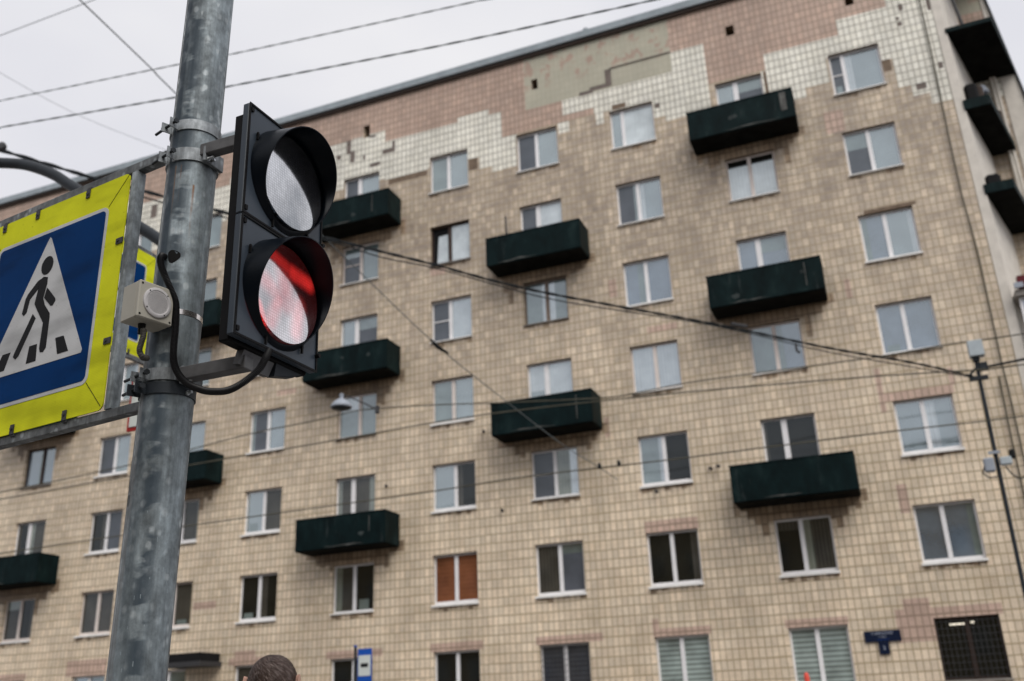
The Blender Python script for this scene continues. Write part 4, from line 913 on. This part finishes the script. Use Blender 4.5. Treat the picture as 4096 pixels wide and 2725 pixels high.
wire('overhead_wire', [(-30,19,7.7),(-24.22,20.0,8.18),(-23.57,20.09,8.23),(-19.48,20.67,8.63),(-15.93,21.21,9.16),(-14.49,21.43,9.29),(-13.41,21.6,9.42),(-12.7,21.72,9.50),(-10.73,22.04,9.42),(-9.24,22.29,9.31),(-6.43,22.78,9.15),(-5.63,22.93,9.19),(-4.34,23.16,9.32),(-2.72,23.46,9.4),(0.13,24.0,9.51),(1.69,24.0,9.55),(3.46,24.0,9.52),(8,24,9.5)], .016, 'street wire with the hanging dome lamp, uppermost of three before the lower facade', 'litewire')
wire('overhead_wire', [(-30,19,7.7),(-24.18,20.0,7.99),(-20.41,20.43,8.21),(-16.53,20.91,8.46),(-14.31,21.2,8.58),(-12.16,21.48,8.72),(-9.09,21.91,8.90),(-4.27,22.64,8.92),(0.05,23.34,8.83),(2.26,23.9,8.80),(3.29,24.0,8.79),(8,24,8.8)], .017, 'middle one of the three pale street wires before the lower facade', 'litewire')
w10 = wire('overhead_wire', [(-30,19,6.1),(-23.84,20.0,6.44),(-20.37,20.41,6.60),(-17.12,20.81,6.75),(-14.22,21.2,6.88),(-10.71,21.69,7.04),(-8.19,22.05,7.2),(-4.67,22.6,7.29),(-2.67,22.92,7.37),(0.45,23.45,7.49),(3.04,23.9,7.57),(8,24,7.7)], .016, 'lowest of the three pale street wires, with two black clips on it', 'litewire')
for (x, y, z) in ((-6.47, 22.32, 7.25), (-6.0, 22.4, 7.27)):
    attach(w10, MB().tube([(x,y,z-.03),(x,y,z+.05),(x-.01,y,z+.12)], [.035,.05,.02], 8), 'wire_clip', 'cable')

# ============================================================ STREET LAMP ON WIRE
la = thing('street_lamp', 'pale grey dome street lamp hanging from a wire below the left green balcony', 'street lamp', (-12.65, 21.7, 9.35))
prof = [(.02,.40),(.07,.36),(.05,.31),(.06,.25),(.13,.22),(.20,.16),(.27,.07),(.285,.03),(.27,.0)]
def lathe(prof, c, n=28):
    vs = []; fs = []; k = len(prof)
    for i in range(n):
        t = 2*math.pi*i/n
        for r_, z_ in prof: vs.append((c[0]+math.cos(t)*r_, c[1]+math.sin(t)*r_, c[2]+z_))
    for i in range(n):
        for j in range(k-1): fs.append((i*k+j, i*k+j+1, ((i+1) % n)*k+j+1, ((i+1) % n)*k+j))
    return MB().add(vs, fs)
lathe(prof, (-12.95, 21.0, 9.38)).build('dome', M['lampgrey'], la, smooth=True)
lathe([(.265,.02),(.2,-.03),(.02,-.06)], (-12.95, 21.0, 9.38)).build('diffuser', M['mast'], la, smooth=True)
MB().tube([(-12.95,21.0,9.72),(-12.95,21.35,9.8),(-12.6,21.6,9.62),(-12.32,21.78,9.46)], .02, 6).build('hanger', M['dkmetal'], la)
MB().tube([(-12.32,21.78,9.36),(-12.32,21.78,9.56)], .06, 8).build('junction', M['dkmetal'], la)

# ============================================================ THIN POLE AT THE RIGHT
up_ = thing('utility_pole', 'thin dark utility pole in front of the facade at the right edge, with cable brackets', 'pole', (2.33, 24, 0))
MB().tube([(2.24,24,0),(2.28,24,3.87),(2.33,24,8.58),(2.345,24,9.1)], .045, 14).build('shaft', M['mast'], up_, smooth=True)
b = MB(); b.box(2.12, 2.52, 23.93, 24.05, 8.57, 8.66); b.box(2.38, 2.56, 23.95, 24.03, 8.78, 8.98); b.tube([(2.12,23.98,8.7),(2.3,23.98,8.86)], .03, 6); b.build('cable_bracket', M['mast'], up_)
MB().tube([(2.35,24,8.85),(3.4,24,8.92),(8,24,9.1)], .03, 6).build('cable_arm', M['cable'], up_)
eb = thing('equipment_box', 'pale grey equipment box mounted on top of the thin pole at the right', 'cabinet', (2.39, 24, 9.1))
MB().bbox(2.22, 2.54, 23.82, 24.08, 9.12, 9.50, .01).build('cabinet', M['eqbox'], eb); MB().box(2.27, 2.42, 23.9, 24.05, 9.02, 9.118).build('bracket', M['mast'], eb)
fl = thing('floodlight', 'white floodlight with a cap on the left side of the thin pole', 'lamp', (2.12, 24, 6.4))
MB().bbox(2.02, 2.24, 23.85, 24.02, 6.40, 6.72, .03).build('head', M['lampgrey'], fl); MB().box(2.16, 2.40, 23.88, 23.94, 6.80, 6.86).build('cap', M['lampgrey'], fl); MB().tube([(2.03,23.95,6.55),(1.97,23.95,6.4),(2.08,23.95,6.28),(2.27,23.97,6.29)], .018, 6).build('cable', M['dkmetal'], fl)
fl = thing('camera_box', 'small grey camera box with a black hood on the right side of the thin pole', 'camera', (2.5, 24, 6.5))
MB().bbox(2.36, 2.60, 23.85, 24.02, 6.52, 6.70, .02).build('housing', M['eqbox'], fl); MB().bbox(2.58, 2.70, 23.88, 24.05, 6.66, 6.86, .03).build('hood', M['rubber'], fl); MB().tube([(2.45,23.95,6.5),(2.55,23.95,6.3),(2.68,23.95,6.18),(2.9,23.95,6.25)], .018, 6).build('cable', M['dkmetal'], fl)

# ============================================================ BUS STOP SIGN
bs = thing('bus_stop_sign', 'narrow blue and white bus stop sign on a grey post at the bottom edge', 'sign', (-12.38, 21, 0))
MB().tube([(-12.38,21,.13),(-12.38,21,3.38)], .035, 12).build('post', M['mast'], bs)
MB().tube([(-12.38,21,3.381),(-12.38,21,3.42)], .045, 12).build('post_cap', M['busblue'], bs)
MB().box(-12.30, -11.93, 20.98, 21.0, 2.45, 3.33).build('board', M['busblue'], bs)
MB().box(-12.275, -11.955, 20.972, 20.979, 2.72, 3.18).build('white_panel', M['buswhite'], bs)
MB().box(-12.21, -12.02, 20.964, 20.971, 2.92, 3.0).build('bus_symbol', M['blackfoil'], bs)
MB().box(-12.33, -12.30, 20.985, 21.0, 2.5, 2.56).build('bracket', M['mast'], bs)
# marker post
mk = thing('marker_post', 'orange-red rounded marker tip before the striped blinds at the bottom edge', 'post', (-1.86, 18, 0))
lathe([(.045,.004),(.045,2.1),(.04,2.15),(.025,2.18),(.001,2.19)], (-1.86, 18, 0), 16).build('body', M['redlamp'], mk, smooth=True)

# ============================================================ PERSON (back of the head)
pr = thing('person', 'person seen from behind with short brown hair at the bottom edge', 'person', (-2.158, 3.087, .138), R(20))
def skinbody():
    V = []; E = []; Rd = []
    def a(p, r, par=None):
        V.append(p); Rd.append(r); i = len(V)-1
        if par is not None: E.append((par, i))
        return i
    dz = -.055
    pel = a((0,0,.92), (.155,.115)); wa = a((0,0,1.08), (.145,.105), pel); ch = a((0,0,1.27), (.165,.115), wa); sh = a((0,.0,1.40), (.15,.095), ch)
    nk = a((0,.01,1.47), (.062,.062), sh); n2 = a((0,.02,1.535), (.06,.062), nk)
    hd = a((0,.025,1.60), (.072,.085), n2); h2 = a((0,.02,1.66), (.078,.095), hd); h3 = a((0,.01,1.71), (.062,.075), h2)
    for s in (-1, 1):
        s1 = a((s*.17,0,1.39), (.062,.062), sh); e = a((s*.22,-.01,1.12), (.044,.044), s1); wr = a((s*.225,.05,.89), (.028,.026), e); ha = a((s*.222,.07,.83), (.038,.02), wr)
        a((s*.218,.09,.765), (.030,.014), ha)
        h = a((s*.09,0,.84), (.098,.098), pel); kn = a((s*.10,.01,.48), (.06,.062), h); an = a((s*.105,-.01,.09), (.042,.045), kn); a((s*.115,.13,.035), (.042,.03), an)
    me = bpy.data.meshes.new('body'); me.from_pydata(V, E, []); o = bpy.data.objects.new('body', me); C.objects.link(o)
    sm = o.modifiers.new('skin', 'SKIN'); sm.use_smooth_shade = True
    for i, r_ in enumerate(Rd): me.skin_vertices[0].data[i].radius = r_
    me.skin_vertices[0].data[0].use_root = True
    ss = o.modifiers.new('sub', 'SUBSURF'); ss.levels = 2; ss.render_levels = 2
    me.materials.append(M['skin']); o.parent = pr; return o
skinbody()
# ears
for s in (-1, 1): lathe([(.001,-.006),(.018,-.004),(.022,.0),(.016,.005),(.001,.006)], (0,0,0), 14)
for s in (-1, 1):
    m = MB(); vs = []
    for i in range(14):
        t = 2*math.pi*i/14; vs.append((s*.083+s*.004, .005+.018*math.cos(t), 1.615+.030*math.sin(t)))
    for i in range(14):
        t = 2*math.pi*i/14; vs.append((s*.083+s*.016, -.002+.020*math.cos(t), 1.617+.032*math.sin(t)))
    m.add(vs, [(i, (i+1) % 14, 14+(i+1) % 14, 14+i) for i in range(14)]+[tuple(range(14, 28))]); m.build('ear', M['skin'], pr, smooth=True, world=False)
# face features on the far side
m = MB(); m.add([(-.012,.105,1.63),(.012,.105,1.63),(.016,.112,1.60),(-.016,.112,1.60),(0,.13,1.605)], [(0,1,4),(1,2,4),(2,3,4),(3,0,4)]); m.build('nose', M['skin'], pr, world=False)
for s in (-1, 1):
    m = MB(); m.add([(s*.03+.013*math.cos(R(30*k)), .100, 1.638+.006*math.sin(R(30*k))) for k in range(12)], [tuple(range(12))]); m.build('eye', M['blackfoil'], pr, world=False)
# clothes
def shell(rings, mat, name):
    m = MB(); n = 24; vs = []
    for (cx, cy, z, rx, ry) in rings:
        for i in range(n): t = 2*math.pi*i/n; vs.append((cx+math.cos(t)*rx, cy+math.sin(t)*ry, z))
    fs = [(j*n+i, j*n+(i+1) % n, (j+1)*n+(i+1) % n, (j+1)*n+i) for j in range(len(rings)-1) for i in range(n)]
    m.add(vs, fs); return m.build(name, mat, pr, smooth=True, world=False)
shell([(0,0,.86,.185,.14),(0,0,1.0,.17,.13),(0,0,1.15,.178,.13),(0,0,1.3,.195,.135),(0,0,1.39,.175,.12),(0,.0,1.44,.11,.09),(0,.01,1.475,.075,.075),(0,.01,1.50,.072,.074)], M['jacket'], 'jacket')
for s in (-1, 1):
    shell([(s*.15,0,1.425,.03,.04),(s*.175,0,1.40,.07,.07),(s*.2,0,1.26,.062,.06),(s*.222,-.01,1.12,.055,.054),(s*.226,.03,.98,.045,.045),(s*.226,.052,.89,.038,.038)], M['jacket'], 'sleeve')
    shell([(s*.085,0,.93,.105,.115),(s*.09,0,.8,.10,.10),(s*.098,.01,.5,.072,.075),(s*.104,-.005,.2,.06,.062),(s*.106,-.008,.09,.055,.06)], M['jeans'], 'trouser_leg')
    m = MB(); m.bbox(s*.112-.05, s*.112+.05, -.08, .2, -.0, .075, .02); m.build('shoe', M['shoe'], pr, world=False)
# hair cap plus strands swirling round the crown
hm = MB(); n = 36; ringz = []; HC = Vector((0, .008, 1.620)); HR = Vector((.084, .103, .097)); k = 14; vs = []
for j in range(k+1):
    ph = j/k*R(108)
    for i in range(n):
        t = 2*math.pi*i/n; cut = 1.0 if math.sin(t) < .3 else .86
        p_ = min(ph, R(108)*cut); jit = 1+random.uniform(-.018, .018)
        vs.append((HC.x+HR.x*math.sin(p_)*math.cos(t)*jit, HC.y+HR.y*math.sin(p_)*math.sin(t)*jit, HC.z+HR.z*math.cos(p_)*jit))
hm.add(vs, [(j*n+i, j*n+(i+1) % n, (j+1)*n+(i+1) % n, (j+1)*n+i) for j in range(k) for i in range(n)])
ho = hm.build('hair', M['hairm'], pr, smooth=True, world=False)
st = MB()
def pt_(ph, t, r_): return Vector((HC.x+HR.x*r_*math.sin(ph)*math.cos(t), HC.y+HR.y*r_*math.sin(ph)*math.sin(t), HC.z+HR.z*r_*math.cos(ph)))
for q in range(11000):
    ph = math.acos(1-random.random()*1.25); t = random.uniform(0, 2*math.pi)
    if math.sin(t) > .3 and ph > R(88): continue
    clump = math.sin(t*9+ph*6)*.5+math.sin(t*23+ph*11)*.3
    L = random.uniform(.22, .42); sw = .42+.25*clump+random.gauss(0, .12); tt = t+sw/max(.35, math.sin(ph))*L*2; lift = 1.015+.02*clump+random.uniform(0, .025)
    a0 = pt_(ph, t, .99); a1 = pt_(ph+L*.5, (t+tt)/2, lift); a2 = pt_(ph+L, tt, 1.0+random.uniform(0, .03)+.012*clump)
    side = (a2-a0).cross(a1-HC).normalized()*random.uniform(.00035, .0008)
    st.add([a0-side, a0+side, a1+side*.8, a1-side*.8, a2], [(0,1,2,3), (3,2,4)], 1 if random.random() < .22+.2*clump else 0)
st.build('hair_strands', [M['hairm'], M['hairlt']], ho, world=False)

# notice sign behind
fnw = lambda u, v, d: (u, d, v)
m = MB(); m.box(-4.935, -4.56, 5.16, 5.175, 3.60, 4.0); m.build('red_border', simple('red_foil', (.45,.03,.025), .4), ws, bev=.02)
m = MB(); m.box(-4.905, -4.59, 5.15, 5.158, 3.63, 3.97); m.build('white_face', M['buswhite'], ws)
m = MB(); m.box(-4.83, -4.66, 5.144, 5.149, 3.70, 3.90); m.build('teal_symbol', simple('teal_foil', (.05,.35,.36), .4), ws)
